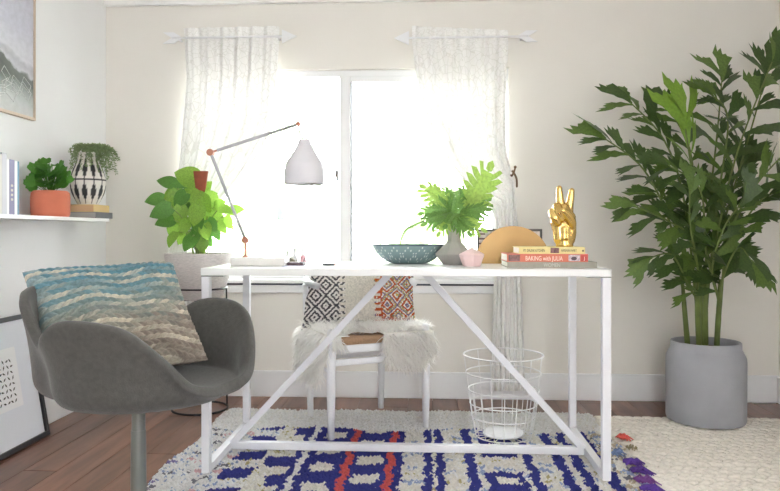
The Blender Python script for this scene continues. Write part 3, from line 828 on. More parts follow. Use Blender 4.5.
def frond(ctrl, nl, size, start=0.35, wid=1.0, mesh=None, spread=55, seed=0):
    r = random.Random(seed)
    P = [Vector(p) for p in spline([tuple(c) for c in ctrl], 8)]; kk = len(P)
    rads = [0.0065*(1-0.75*i/(kk-1))+.0012 for i in range(kk)]
    fr = MB().tube(P, rads, 7).build('frond', 'cane', palm, True)
    for i in range(nl):
        f = start+(1-start)*i/(nl-1); q = f*(kk-1); i0 = min(int(q), kk-2)
        pos = P[i0].lerp(P[i0+1], q-i0); tan = (P[i0+1]-P[i0]).normalized()
        view = Vector((pos.x*0.25, -1, .35)).normalized()
        sd = tan.cross(view).normalized()*(1 if i % 2 else -1)
        an = math.radians(spread*(1-0.45*f)+r.uniform(-14, 14))
        d = tan*math.cos(an)+sd*math.sin(an)+Vector((r.uniform(-.15, .15), r.uniform(-.35, .35), r.uniform(-.32, .02)))
        nrm = (view*(.5+r.random())+Vector((r.uniform(-.6, .6), r.uniform(-.4, .4), r.uniform(.1, 1.0)))).normalized()
        sz = size*1.12*(0.75+0.45*r.random())*(1.0-0.25*abs(f-.6))
        if pos.x+d.normalized().x*sz*1.3 > XR-.02: continue
        place(mesh or LM[r.randrange(5)], 'leaflet', fr, pos, d, nrm, sz, wid*(.75+.6*r.random()))
    tan = (P[-1]-P[-2]).normalized()
    if P[-1].x < XR-.14: place(mesh or LM[r.randrange(5)], 'leaflet', fr, P[-1]-tan*0.01, tan+Vector((0, 0, -.1)), (r.uniform(-.3, .3), -1, .5), size*1.15, wid*1.2)
B0 = lambda dx, dy: (PX+dx, PY+dy, zr-.03)
Yp = PY
F_ = [  # base offset, list of (px, py, Y offset), leaflets, leaf size
    ((-.05, .0), [(672, 230, -.05), (644, 170, -.08), (604, 138, -.10)], 13, .125, .45),
    ((-.04, -.03), [(684, 200, 0), (664, 140, .02), (630, 102, .05)], 12, .125, .45),
    ((-.03, .04), [(690, 240, -.10), (670, 222, -.14), (634, 206, -.18)], 11, .105, .40),
    ((.0, .03), [(708, 220, .02), (717, 135, .02), (722, 78, .02)], 15, .115, .42),
    ((.02, .0), [(716, 240, -.04), (738, 150, -.08), (772, 62, -.10)], 15, .120, .40),
    ((.03, .03), [(722, 230, .06), (748, 140, .10), (768, 70, .12)], 12, .12, .45),
    ((.05, -.01), [(728, 240, -.08), (752, 190, -.16), (788, 150, -.22)], 12, .125, .35),
    ((.05, .02), [(730, 250, .02), (756, 205, -.04), (776, 192, -.10)], 11, .115, .35),
    ((.04, -.05), [(722, 280, -.10), (738, 248, -.16), (752, 262, -.20)], 7, .115, .45),
    ((-.05, -.04), [(688, 285, -.08), (672, 255, -.14), (650, 258, -.17)], 8, .10, .40),
    ((-.02, .02), [(696, 220, .06), (690, 150, .08), (668, 108, .10)], 12, .115, .45),
    ((.0, -.04), [(706, 250, -.08), (700, 190, -.14), (668, 165, -.18)], 12, .115, .35),
    ((.02, .04), [(714, 250, .06), (728, 195, .10), (744, 160, .12)], 11, .115, .35),
    ((-.03, -.02), [(698, 270, -.10), (690, 225, -.16), (690, 190, -.20)], 11, .105, .35),
    ((.01, -.05), [(712, 270, -.10), (724, 228, -.17), (740, 205, -.22)], 11, .105, .35),
    ((.03, .01), [(718, 200, .0), (728, 120, -.02), (712, 95, -.04)], 10, .105, .5),
    ((-.01, .0), [(700, 260, .02), (690, 215, .05), (655, 195, .10)], 10, .105, .4),
]
CANES = [(-.075, .02), (-.045, -.04), (.0, .0), (.035, -.04), (.06, .02), (.015, .055)]
for i, (bo, cp, nl, sz, st) in enumerate(F_):
    cb = min(CANES, key=lambda c: (c[0]-bo[0])**2+(c[1]-bo[1])**2); jx, jy = .006*math.cos(i*2.1), .006*math.sin(i*2.1)
    base = Vector(B0(cb[0]+jx, cb[1]+jy))
    ctrl = [base, base+Vector((cb[0]*.25, cb[1]*.25, .20))]+[at(x, y, Yp+dy) for (x, y, dy) in cp]
    frond(ctrl, int(nl*1.4), sz, st, seed=i+3)
# pale unopened new leaf
frond([B0(-.02, -.02), at(698, 240, Yp-.03), at(692, 175, Yp-.06), at(684, 120, Yp-.06)], 7, .17, .72, .75, LSP, 22, 77)
for i, (dx, dy) in enumerate(CANES):   # bare canes at the foot
    MB().tube([B0(dx, dy), Vector(B0(dx*1.2, dy*1.2))+Vector((0, 0, .2)), Vector(B0(dx*1.3, dy*1.3))+Vector((0, 0, .32))], [.013, .011, .007], 9).build('cane', 'cane', palm, True)

# ------------------------------------------------------------------ heart-leaf plant on a wire stand
sg = gnd(200, 404, 0.0)
SX, SY = at(200, 300, 3.52).x, 3.52
std = thing('plant_stand', 'black wire plant stand beside the desk', 'plant stand', (SX, SY, 0))
zst = at(200, 288, SY).z; sr = .135
ring = lambda r_, z_: [(SX+r_*math.cos(t), SY+r_*math.sin(t), z_) for t in np.linspace(0, 2*math.pi, 40, endpoint=False)]
MB().tube(ring(sr, zst), .0045, 8, closed=True).build('top_ring', 'black', std, True)
MB().tube(ring(sr*1.02, .006), .0055, 8, closed=True).build('foot_ring', 'black', std, True)
for i in range(4):
    t = .5+i*math.pi/2
    MB().tube([(SX+sr*1.02*math.cos(t), SY+sr*1.02*math.sin(t), .006), (SX+sr*math.cos(t), SY+sr*math.sin(t), zst)], .0045, 8).build('leg', 'black', std, True)
    MB().tube([(SX+sr*math.cos(t), SY+sr*math.sin(t), zst-.06), (SX, SY, zst-.06)], .004, 8).build('strut', 'black', std, True)
pp = thing('potted_plant', 'bright green heart leaved plant with a rust stake in a rough pale pot', 'potted plant', (SX, SY, zst-.056))
zp = at(200, 253, SY).z
MB().lathe((SX, SY, 0), [(.095, zst-.056), (.115, zst-.04), (.165, zp-.07), (.176, zp-.01), (.174, zp), (.160, zp), (.158, zp-.02)], 56, True, False).build('pot', 'basket', pp, 'auto')
b = MB(); b.lathe((SX, SY, 0), [(.158, zp-.02), (.08, zp-.012), (.005, zp-.012)], 36, False, True); b.build('soil', 'soil', pp, True)
def heart_mesh(name, mt):
    n = 9; c, l, r = [], [], []
    for i in range(n):
        t = i/(n-1); wv = 0.46*math.sin(math.pi*min(1, (t*0.92+.08))**0.72)**0.85 if i < n-1 else 0.0
        z = 0.10*math.sin(t*2.2)-.16*t*t
        c.append((t, 0, z)); back = .10*(1-t)**3
        l.append((t-back, wv, z+.10*wv-.16*wv*wv)); r.append((t-back, -wv, z+.10*wv-.16*wv*wv))
    b = MB(); b.v = c+l+r
    for i in range(n-1):
        b.f.append((i, i+1, n+i+1, n+i)); b.f.append((2*n+i, 2*n+i+1, i+1, i))
    me = bpy.data.meshes.new(name); me.from_pydata(b.v, [], b.f); me.materials.append(M[mt])
    for p in me.polygons: p.use_smooth = True
    return me
HM = [heart_mesh('heart_leaf_a', 'leaf'), heart_mesh('heart_leaf_b', 'leaf2')]
HL = [(172, 195, 28, 200, 0), (186, 176, 34, 160, 0), (177, 204, 34, 255, 0), (160, 212, 30, 205, 1), (164, 222, 24, 195, 1), (173, 230, 24, 260, 0),
      (188, 211, 22, 240, 1), (184, 228, 24, 250, 0), (198, 224, 26, 270, 1), (206, 206, 26, 300, 0), (200, 234, 24, 285, 1), (216, 214, 26, 320, 0), (229, 223, 20, 300, 0),
      (237, 210, 20, 5, 0), (204, 190, 30, 50, 0), (190, 192, 26, 110, 0), (194, 240, 22, 260, 1), (202, 245, 22, 280, 0), (188, 244, 22, 240, 1), (166, 182, 26, 165, 1),
      (168, 214, 26, 240, 0), (206, 232, 22, 280, 0), (192, 206, 26, 250, 0), (200, 212, 24, 290, 1), (214, 218, 22, 300, 0), (222, 228, 18, 310, 0), (176, 222, 22, 235, 1), (208, 240, 20, 300, 1), (184, 184, 26, 200, 1), (210, 196, 22, 20, 0), (154, 200, 24, 190, 1), (172, 240, 22, 250, 0), (226, 210, 20, 340, 0), (180, 200, 24, 230, 1), (212, 200, 24, 330, 0), (190, 222, 20, 225, 0), (216, 234, 20, 300, 1), (182, 238, 20, 245, 0), (198, 200, 30, 275, 0), (212, 226, 22, 310, 1), (180, 216, 26, 265, 0), (220, 204, 20, 20, 0), (206, 222, 26, 265, 0), (196, 216, 28, 255, 0)]
for i, (px, py, sz, an, dk) in enumerate(HL):
    rr = random.Random(i); Yl = SY+(rr.uniform(-.14, .06) if py > 196 else rr.uniform(.03, .09))
    c = at(px, py, Yl); a = math.radians(an); d = Vector((math.cos(a), rr.uniform(-.5, .1), math.sin(a))).normalized(); L_ = sz*.80*Yl/FPX
    pos = c-d*L_*.5
    b0 = Vector((SX+rr.uniform(-.03, .03), SY+rr.uniform(-.03, .03), zp-.015))
    st = MB().tube([Vector(p) for p in spline([b0, b0.lerp(pos, .5)+Vector((0, 0, .05)), pos], 5)], .0028, 6).build('stem', mat('plant_stem', lin(140, 164, 86), .6), pp, True)
    place(HM[dk], 'leaf', st, pos, d, (rr.uniform(-.6, .6), -1, rr.uniform(.0, .8)), L_, rr.uniform(.78, 1.02))
sp = at(201, 171, SY); sb = at(201, 200, SY)
MB().add([(sp.x-.041, SY, sp.z), (sp.x+.035, SY, sp.z), (sb.x+.014, SY, sb.z), (sb.x, SY, zp-.015), (sb.x-.012, SY, zp-.015), (sb.x-.022, SY, sb.z),
          (sp.x-.041, SY+.014, sp.z), (sp.x+.035, SY+.014, sp.z), (sb.x+.014, SY+.014, sb.z), (sb.x, SY+.014, zp-.015), (sb.x-.012, SY+.014, zp-.015), (sb.x-.022, SY+.014, sb.z)],
         [(5, 4, 3, 2, 1, 0), (6, 7, 8, 9, 10, 11)]+[(i, (i+1) % 6, (i+1) % 6+6, i+6) for i in range(6)]).build('stake', 'rust', pp, bevel=.002)

# ------------------------------------------------------------------ curtains on arrow rods
def rod(px0, px1, tip_right, label):
    yr = YB-.07; a = at(px0, 38, yr); c = at(px1, 38, yr); z = a.z
    t = thing('curtain_rod', label, 'curtain rod', ((a.x+c.x)/2, yr, z))
    MB().tube([(a.x, yr, z), (c.x, yr, z)], .006, 10).build('rod', 'trim', t, True)
    x = c.x if tip_right else a.x; s = 1 if tip_right else -1
    MB().add([(x-.005*s, yr-.008, z+.036), (x+.075*s, yr-.004, z), (x-.005*s, yr-.008, z-.036), (x-.005*s, yr+.008, z+.036), (x+.075*s, yr+.004, z), (x-.005*s, yr+.008, z-.036)],
             [(0, 2, 1), (3, 4, 5), (0, 1, 4, 3), (1, 2, 5, 4), (2, 0, 3, 5)]).build('arrow_head', 'trim', t)
    x = a.x if tip_right else c.x; s = -s
    for zz in (-1, 1):
        MB().add([(x-.06*s, yr-.004, z), (x, yr-.004, z), (x+.05*s, yr-.004, z+.03*zz), (x-.01*s, yr-.004, z+.03*zz), (x-.06*s, yr+.004, z), (x, yr+.004, z), (x+.05*s, yr+.004, z+.03*zz), (x-.01*s, yr+.004, z+.03*zz)],
                 [(0, 1, 2, 3), (7, 6, 5, 4), (0, 4, 5, 1), (1, 5, 6, 2), (2, 6, 7, 3), (3, 7, 4, 0)]).build('arrow_feather', 'trim', t)
    for xx in (a.x+.03, c.x-.03):
        MB().tube([(xx, yr, z), (xx, YB, z)], .006, 8).build('bracket', 'trim', t, True)
    return z
def curtain(label, rows, nf, seed, amp0=.016):
    """rows: (left px, left py, right px, right py, fold amplitude, Y)"""
    rr = random.Random(seed); N_ = 110
    R_ = spline(rows, 7); P = []; ph = rr.random()*6
    for ri, q in enumerate(R_):
        row = []
        for i in range(N_+1):
            u = i/N_
            x = q[0]+(q[2]-q[0])*u; y = q[1]+(q[3]-q[1])*u
            sag = q[6]*4*u*(1-u)
            fold = math.sin(u*nf*2*math.pi+ph+.5*math.sin(u*9+ri*.05))*.7+.3*math.sin(u*nf*4.4*math.pi+1+ri*.04)
            p = at(x, y+sag, q[5]); row.append((p.x, min(YB-.004, q[5]+fold*q[4]), p.z))
        P.append(row)
    b = MB(); b.grid(P); o = b.build('curtain', 'sheer', None, True)
    uv = o.data.uv_layers.new(name='UVMap')
    nR = len(P)
    for lp in o.data.loops:
        vi = lp.vertex_index; uv.data[lp.index].uv = ((vi % (N_+1))/N_*0.9, (vi//(N_+1))/nR*2.2)
    return tag(o, label, 'curtain')
rod(172, 283, True, 'white arrow curtain rod over the heart leaved plant')
rod(408, 528, False, 'white arrow curtain rod on the palm side of the window')
yc = YB-.065
curtain('sheer white embroidered curtain hanging above the heart leaved plant',
        [(183, 28, 279, 26, .008, yc, 0), (184, 38, 279, 38, .012, yc, 0), (184, 50, 278, 50, .018, yc, 0), (185, 80, 276, 82, .02, yc, 0), (182, 120, 270, 130, .02, yc, 0), (178, 165, 240, 180, .018, yc, 6),
         (172, 200, 205, 214, .014, yc, 6), (168, 222, 188, 226, .012, yc, 2), (166, 260, 190, 262, .012, yc+.01, 0), (164, 310, 192, 312, .012, yc+.01, 0), (162, 390, 194, 391, .012, yc+.01, 0)], 6, 3)
curtain('sheer white embroidered curtain tied back beside the golden hand',
        [(412, 26, 508, 30, .008, yc, 0), (412, 38, 508, 38, .012, yc, 0), (413, 50, 508, 50, .018, yc, 0), (418, 85, 506, 82, .02, yc, 0), (430, 125, 505, 118, .02, yc, 0), (452, 165, 506, 150, .018, yc, 6),
         (478, 198, 512, 172, .014, yc, 8), (494, 215, 514, 184, .012, yc, 2), (495, 240, 518, 230, .012, yc+.01, 0), (493, 300, 522, 300, .014, yc+.01, 0), (490, 391, 525, 391, .016, yc+.01, 0)], 6, 5)
for (px, py, lab) in ((511, 175, 'small bronze tieback hook beside the golden hand'), (170, 212, 'small bronze tieback hook behind the heart leaved plant')):
    p = at(px, py, YB-.05); t = thing('tieback_hook', lab, 'hook', (p.x, YB-.001, p.z))
    MB().tube([(p.x, YB, p.z), (p.x, YB-.05, p.z), (p.x, YB-.085, p.z-.008), (p.x+.01, YB-.10, p.z+.012), (p.x+.016, YB-.10, p.z+.035)], .005, 8).build('arm', 'hook', t, True)
    MB().ball((p.x+.016, YB-.10, p.z+.038), .008).build('knob', 'hook', t, True)
    MB().tube([Vector(q) for q in spline([(p.x+.0, YB-.10, p.z+.02), (p.x+.022, YB-.10, p.z-.02), (p.x+.025, YB-.10, p.z-.07)], 6)], [.006]*12+[.003], 6).build('tie_cord', 'hook', t, True)

# ------------------------------------------------------------------ wall shelf and what stands on it
shz = at(60, 217.0, 3.05).z
shx = XL+.205; shy1 = 3.42
tag(MB().box((XL, 1.75, shz-.016), (shx, shy1, shz)).build('wall_shelf', 'shelf', bevel=.002), 'thin white floating shelf on the side wall', 'shelf')
# standing books, spines towards the room
bcols = [((186, 184, 206), .030, .235), ((82, 80, 116), .026, .235), ((206, 204, 198), .020, .228), ((198, 198, 204), .028, .236), ((230, 230, 230), .016, .22), ((132, 128, 158), .034, .215), ((236, 238, 240), .018, .212), ((96, 146, 176), .010, .212)]
blab = ['pale lilac hardback on the floating shelf', 'dark slate blue hardback on the floating shelf', 'cream paperback on the floating shelf', 'light grey hardback on the floating shelf', 'slim white paperback on the floating shelf', 'mauve hardback with white marks on its spine', 'white paperback leaning on the slim blue one', 'slim teal blue book, last of the row']
dsp = ray(19, 200); yend = (shx-.03)/dsp[0]*dsp[1]
ycur = yend
for (c, th, hh), lab in reversed(list(zip(bcols, blab))):
    t = thing('book', lab, 'book', (XL+.1, ycur-th/2, shz))
    cm = mat('cover_%d_%d_%d' % c, lin(*c), .6, var=.03)
    b = MB(); x0, x1 = XL+.035, shx-.03
    b.box((x0, ycur-th, shz), (x1, ycur-th+.002, shz+hh)); b.box((x0, ycur-.002, shz), (x1, ycur, shz+hh)); b.box((x1-.003, ycur-th+.002, shz), (x1, ycur-.002, shz+hh))
    b.build('cover', cm, t); MB().box((x0+.002, ycur-th+.002, shz+.002), (x1-.003, ycur-.002, shz+hh-.004)).build('pages', 'pages', t)
    if c == (132, 128, 158):
        for k_ in range(4):
            MB().lathe((0, 0, 0), [(.005, 0), (.005, .0006)], 12)
            b = MB(); zc_ = shz+.055+k_*.018; b.box((x1, ycur-th*.7, zc_), (x1+.0006, ycur-th*.3, zc_+.009)); b.build('spine_mark', 'inkwhite', t)
    ycur -= th+.001

# terracotta pot
tp = at(50.5, 200, 3.03); TX, TY = XL+.115, None
d_ = ray(50.5, 200); TY = TX/d_[0]*d_[1]
tpl = thing('terracotta_plant', 'leafy green plant in a squat terracotta pot on the shelf', 'potted plant', (TX, TY, shz))
hz = at(50, 191, TY).z-shz; tr = 18.2*TY/FPX*1.03
MB().lathe((TX, TY, shz), [(tr*.9, 0), (tr*.98, .008), (tr, .02), (tr, hz-.03), (tr*.97, hz-.01), (tr*.86, hz), (tr*.8, hz-.002), (tr*.78, hz-.02)], 44, True, True).build('pot', 'terra', tpl, 'auto')
def ruffle_mesh():
    n = 14; v = [(0, 0, 0)]
    for i in range(n):
        a = 2*math.pi*i/n; r = .5*(1+.14*math.sin(a*5)); v.append((.5+r*math.cos(a), r*math.sin(a), .06*math.sin(a*5)))
    v.append((.45, 0, -.08)); f = [(15, i, i % n+1) for i in range(1, n+1)]
    v[0] = (0.02, 0, 0)
    me = bpy.data.meshes.new('ruffled_leaf'); me.from_pydata(v, [], f); me.materials.append(M['herb'])
    for p in me.polygons: p.use_smooth = True
    return me
RM = ruffle_mesh()
for i in range(60):
    rr = random.Random(100+i); a = rr.uniform(0, 6.28); el = rr.uniform(.05, 1.4)
    rad = .060*rr.uniform(.4, 1.0)
    pos = Vector((TX+rad*math.cos(a)*math.cos(el)*1.05, TY+rad*math.sin(a)*math.cos(el), shz+hz+.008+.125*math.sin(el)*rr.uniform(.6, 1.0)))
    if pos.x < XL+.02: pos.x = XL+.02+rr.random()*.02
    st = MB().tube([(TX, TY, shz+hz-.02), pos], .0016, 5).build('stem', 'herb', tpl, True)
    place(RM, 'leaf', st, pos, (math.cos(a), math.sin(a)-.3, rr.uniform(-.5, .5)), (rr.uniform(-.4, .4), -.8, rr.uniform(.1, .8)), .048*rr.uniform(.8, 1.2))

# two flat books and the black and white vase
d_ = ray(88, 200); VX = XL+.115; VY = VX/d_[0]*d_[1]
def flat_book(name, label, x0, x1, y0, y1, z0, z1, cov, spine_face='x', cat='book', pages='pages'):
    t = thing(name, label, cat, ((x0+x1)/2, (y0+y1)/2, z0)); cvr = .0025
    b = MB(); b.box((x0, y0, z0), (x1, y1, z0+cvr)); b.box((x0, y0, z1-cvr), (x1, y1, z1))
    if spine_face == 'x': b.box((x1-cvr, y0, z0+cvr), (x1, y1, z1-cvr)); pg_ = ((x0+.003, y0+.003, z0+cvr), (x1-cvr, y1-.003, z1-cvr))
    else: b.box((x0, y0, z0+cvr), (x1, y0+cvr, z1-cvr)); pg_ = ((x0+.003, y0+cvr, z0+cvr), (x1-.003, y1-.003, z1-cvr))
    b.build('cover', cov, t); MB().box(*pg_).build('pages', pages, t)
    return t
flat_book('book', 'dark grey book lying under the patterned vase, lower one', XL+.02, XL+.20, VY-.09, VY+.085, shz, shz+.030, mat('cover_darkgrey', lin(112, 112, 118), .6), pages=mat('pages_grey', lin(176, 174, 172), .8))
flat_book('book', 'tan and yellow book lying directly under the patterned vase', XL+.03, XL+.185, VY-.085, VY+.08, shz+.030, shz+.066, mat('cover_tan', lin(224, 194, 136), .6), pages=mat('pages_tan', lin(214, 178, 138), .8))
vz = shz+.066
vt = thing('patterned_vase_plant', 'trailing feathery plant in a white vase with black diamonds', 'potted plant', (VX, VY, vz))
vr = 17*VY/FPX*1.03; vh = at(88, 153, VY).z-vz
NS, NZ = 96, 40; rows = []; cols = []
vp = [(.55, 0), (.72, .10), (.92, .25), (1.0, .42), (.98, .50), (.86, .64), (.66, .80), (.55, .92), (.56, 1.0)]
pv = spline(vp, 5)
for q in pv:
    rows.append([(VX+vr*q[0]*math.cos(2*math.pi*j/NS), VY+vr*q[0]*math.sin(2*math.pi*j/NS), vz+vh*q[1]) for j in range(NS)])
    for j in range(NS):
        a = (j/NS*12) % 1.0; z = q[1]
        d1 = abs(a-.5)/.34+abs(z-.24)/.22; a2 = (a+.5) % 1.0; d2 = abs(a-.5)/.34+abs(z-.70)/.26
        cols.append(S(44, 44, 46) if (d1 < 1 or d2 < 1 or abs(z-.475) < .016) else S(232, 228, 220))
b = MB(); b.grid(rows, True); b.f.append(tuple(range(NS-1, -1, -1)))
o = b.build('vase', 'vpaint', vt, True); set_cols(o, cols)
b = MB(); fl_v = []
for i in range(60):
    rr = random.Random(500+i); a = rr.uniform(0, 6.28); l = rr.uniform(.05, .11); dr = rr.uniform(.0, .10) if i % 3 else rr.uniform(.08, .15)
    if i % 4 == 0: a = rr.uniform(-.9, .5); l = rr.uniform(.11, .15)
    p0 = Vector((VX, VY, vz+vh)); d = Vector((math.cos(a), math.sin(a), 0))
    pts_ = spline([p0-Vector((0, 0, .02)), p0+d*l*.4+Vector((0, 0, .035)), p0+d*l*.85+Vector((0, 0, .03-.3*dr)), p0+d*l+Vector((0, 0, .02-dr))], 7)
    pts_ = [Vector((max(q[0], XL+.012), q[1], q[2])) for q in pts_]
    b.tube(pts_, .0009, 4)
    for q in pts_[4:]:
        for k_ in range(4):
            dd = Vector((rr.gauss(0, 1), rr.gauss(0, 1), rr.gauss(0, .8))).normalized(); ss = dd.cross(Vector((rr.gauss(0, 1), rr.gauss(0, 1), rr.gauss(0, 1)))).normalized()
            e = q+dd*.013; fl_v.append((q, q+dd*.006+ss*.0026, e, q+dd*.006-ss*.0026))
for f4 in fl_v:
    b.add(f4, [(0, 1, 2, 3)])
o = b.build('fern_foliage', 'fern', vt); o['kind'] = 'stuff'

# ------------------------------------------------------------------ framed pictures
pyr = (XL+.02)/ray(36, 60)[0]*ray(36, 60)[1]; pzb = H+ray(36, 121)[2]*(pyr/ray(36, 121)[1])
pf = thing('framed_picture', 'framed misty hillside print on the side wall above the shelf', 'picture', (XL, pyr-.4, pzb))
PWD, PHT, ft = .80, .62, .022
y0, y1, z0, z1 = pyr-PWD, pyr, pzb, pzb+PHT
for nm, p, q in (('frame_bar', (XL, y0, z0), (XL+.02, y1, z0+ft*.6)), ('frame_bar', (XL, y0, z1-ft), (XL+.02, y1, z1)), ('frame_bar', (XL, y1-.008, z0+ft*.6), (XL+.02, y1, z1-ft)), ('frame_bar', (XL, y0, z0+ft*.6), (XL+.02, y0+.008, z1-ft))):
    MB().box(p, q).build(nm, 'lightwood', pf, bevel=.0015)
m = bpy.data.materials.new('misty_hill_print'); m.use_nodes = True; nt = m.node_tree; N = nt.nodes; L = nt.links; p = N['Principled BSDF']; p.inputs['Roughness'].default_value = .25
tc = N.new('ShaderNodeTexCoord'); sxyz = N.new('ShaderNodeSeparateXYZ'); L.new(tc.outputs['Generated'], sxyz.inputs[0])
nz = N.new('ShaderNodeTexNoise'); nz.inputs['Scale'].default_value = 5; nz.inputs['Detail'].default_value = 8; L.new(tc.outputs['Generated'], nz.inputs['Vector'])
ma = N.new('ShaderNodeMath'); ma.operation = 'MULTIPLY_ADD'; ma.inputs[1].default_value = .22; L.new(nz.outputs['Fac'], ma.inputs[0]); L.new(sxyz.outputs['Z'], ma.inputs[2])
m3 = N.new('ShaderNodeMath'); m3.operation = 'MULTIPLY_ADD'; m3.inputs[1].default_value = .28; L.new(sxyz.outputs['Y'], m3.inputs[0]); L.new(ma.outputs[0], m3.inputs[2])
cr = N.new('ShaderNodeValToRGB'); L.new(m3.outputs[0], cr.inputs['Fac'])
stops = [(0.30, (206, 208, 206)), (.42, (188, 192, 190)), (.52, (150, 158, 152)), (.62, (96, 104, 98)), (.68, (110, 116, 112)), (.70, (206, 208, 214)), (.74, (186, 188, 196)), (.78, (216, 217, 224)), (1.0, (205, 206, 218))]
els = cr.color_ramp.elements
els[0].position = stops[0][0]; els[0].color = (*lin(*stops[0][1]), 1); els[1].position = 1.0; els[1].color = (*lin(*stops[-1][1]), 1)
for ps, c in stops[1:-1]:
    e = els.new(ps); e.color = (*lin(*c), 1)
n3 = N.new('ShaderNodeTexNoise'); n3.inputs['Scale'].default_value = 26; n3.inputs['Detail'].default_value = 5; L.new(tc.outputs['Generated'], n3.inputs['Vector'])
mr = N.new('ShaderNodeMapRange'); mr.inputs['From Min'].default_value = .35; mr.inputs['From Max'].default_value = .65; mr.inputs['To Min'].default_value = .94; mr.inputs['To Max'].default_value = 1.05; L.new(n3.outputs['Fac'], mr.inputs['Value'])
mx = N.new('ShaderNodeMix'); mx.data_type = 'RGBA'; mx.blend_type = 'MULTIPLY'; mx.inputs['Factor'].default_value = 1; L.new(cr.outputs['Color'], mx.inputs['A']); L.new(mr.outputs['Result'], mx.inputs['B']); L.new(mx.outputs['Result'], p.inputs['Base Color'])
MB().box((XL+.004, y0+.008, z0+ft*.6), (XL+.012, y1-.008, z1-ft)).build('print', m, pf)
b = MB()
for i in range(12):   # pale sketch lines of the village at the foot of the hill
    rr = random.Random(40+i); cy = y1-.06-rr.random()*.36; czz = z0+.05+rr.random()*.12; a = rr.uniform(-.7, .7); s = rr.uniform(.02, .045)
    c = Vector((XL+.0126, cy, czz)); u = Vector((0, math.cos(a), math.sin(a))); v = Vector((0, -math.sin(a), math.cos(a)))
    for (pa, qa) in ((u*s, u*s+v*s*1.2), (u*s+v*s*1.2, -u*s+v*s*1.2), (-u*s+v*s*1.2, -u*s), (-u*s, u*s)):
        b.bar(c+pa, c+qa, .0016, .001, (1, 0, 0))
b.build('print_drawing', mat('pale_line', lin(214, 217, 214), .6), pf)

# leaning black frame
pb = gnd(47.5, 435.5, 0.0); zt = .54
lf_ = thing('leaning_frame', 'black framed leaf print leaning on the side wall by the armchair', 'picture', (pb.x, pb.y-.35, 0))
ax = Vector((XL+.012, 0, at(20, 316, 2.95).z))-Vector((pb.x, 0, 0)); Ln = ax.length; up_ = ax.normalized(); rgt = Vector((0, 1, 0)); nrm_ = Vector((up_.z, 0, -up_.x))
if nrm_.x < 0: nrm_ = -nrm_
FWd = .78; o0 = Vector((pb.x, pb.y-FWd, 0.001))+Vector((0, 0, .003))
def LFp(u, v, w_=0): return o0+rgt*u+up_*v+nrm_*w_
def lbox(u0, u1, v0, v1, w0, w1): return MB().obox(LFp((u0+u1)/2, (v0+v1)/2, (w0+w1)/2), rgt*(u1-u0)/2, up_*(v1-v0)/2, nrm_*(w1-w0)/2)
fb = .020
for a in ((0, FWd, 0, fb), (0, FWd, Ln-fb, Ln), (0, fb, fb, Ln-fb), (FWd-fb, FWd, fb, Ln-fb)): lbox(*a, -.012, .014).build('frame_bar', 'frameblack', lf_, bevel=.0015)
lbox(fb, FWd-fb, fb, Ln-fb, -.006, .002).build('mat_board', 'print', lf_)
for (u0, u1) in ((.44, .64), (.16, .36)):
    cd = lbox(u0, u1, .17, .42, .002, .0032).build('print_card', 'paper', lf_)
    b = MB()
    for i in range(5):
        for j in range(8):
            rr = random.Random(i*9+j+int(u0*100)); cu = u0+.05+i*.026+rr.uniform(-.004, .004); cv = .20+j*.024; a = rr.uniform(-.5, .5)+(.9 if (i+j) % 2 else -.9)+math.pi/2; l = .0115
            du = Vector((math.cos(a)*l, math.sin(a)*l)); dn = Vector((-math.sin(a)*.0042, math.cos(a)*.0042))
            q = [(cu-du.x, cv-du.y), (cu+dn.x, cv+dn.y), (cu+du.x, cv+du.y), (cu-dn.x, cv-dn.y)]
            b.add([LFp(x, y, .0036) for x, y in q], [(0, 1, 2, 3)])
    b.build('leaf_motif', 'ink', cd)

# ------------------------------------------------------------------ things on the desk
def dsk(px, py): return gnd(px, py, DT)
# lamp
LY = 2.72
lb0 = at(234, 262, LY); lb1 = at(287.5, 262, LY)
lj = at(245.5, 240, LY+.0); le = at(210.5, 152.5, LY); lt_ = at(298.5, 124, LY)
lamp = thing('desk_lamp', 'white jointed desk lamp with copper joints and bell shade', 'lamp', ((lb0.x+lb1.x)/2, LY, DT))
bh = 8.6*LY/FPX
MB().box((lb0.x, LY-.055, DT), (lb1.x, LY+.055, DT+bh)).build('base', 'marble', lamp, bevel=.004)
MB().tube([(lj.x, LY, DT+bh), (lj.x, LY, lj.z)], .0052, 12).build('post', 'copper', lamp, 'auto')
MB().lathe((lj.x, LY, DT+bh), [(.013, 0), (.013, .003), (.006, .008)], 20).build('collar', 'copper', lamp, 'auto')
for p in (lj, le):
    MB().tube([(p.x, LY-.011, p.z), (p.x, LY+.011, p.z)], .0135, 20).build('joint', 'copper', lamp, 'auto')
MB().tube([(lt_.x, LY-.008, lt_.z), (lt_.x, LY+.008, lt_.z)], .009, 20).build('joint', 'copper', lamp, 'auto')
dv = (le-lj).normalized(); MB().tube([lj+dv*.010, le-dv*.006], .0062, 12).build('lower_arm', mat('lamp_arm', lin(168, 166, 172), .55), lamp, 'auto')
du_ = (lt_-le).normalized(); MB().tube([le+du_*.028, lt_-du_*.006], .0062, 12).build('upper_arm', mat('lamp_arm', lin(168, 166, 172), .55), lamp, 'auto')
MB().tube([le+du_*.010, le+du_*.03], .004, 12).build('arm_ferrule', 'copper', lamp, 'auto')
sc_ = at(304.5, 160, LY); zt_ = at(304, 139.5, LY).z; zb_ = at(304, 184, LY).z; hs = zt_-zb_; R1 = 20.3*LY/FPX
MB().tube([Vector(q) for q in spline([lt_-Vector((0, 0, .006)), lt_+Vector((.004, 0, -.03)), Vector((sc_.x-.004, LY, zt_-.002))], 5)], .0035, 10).build('shade_stem', 'shade', lamp, True)
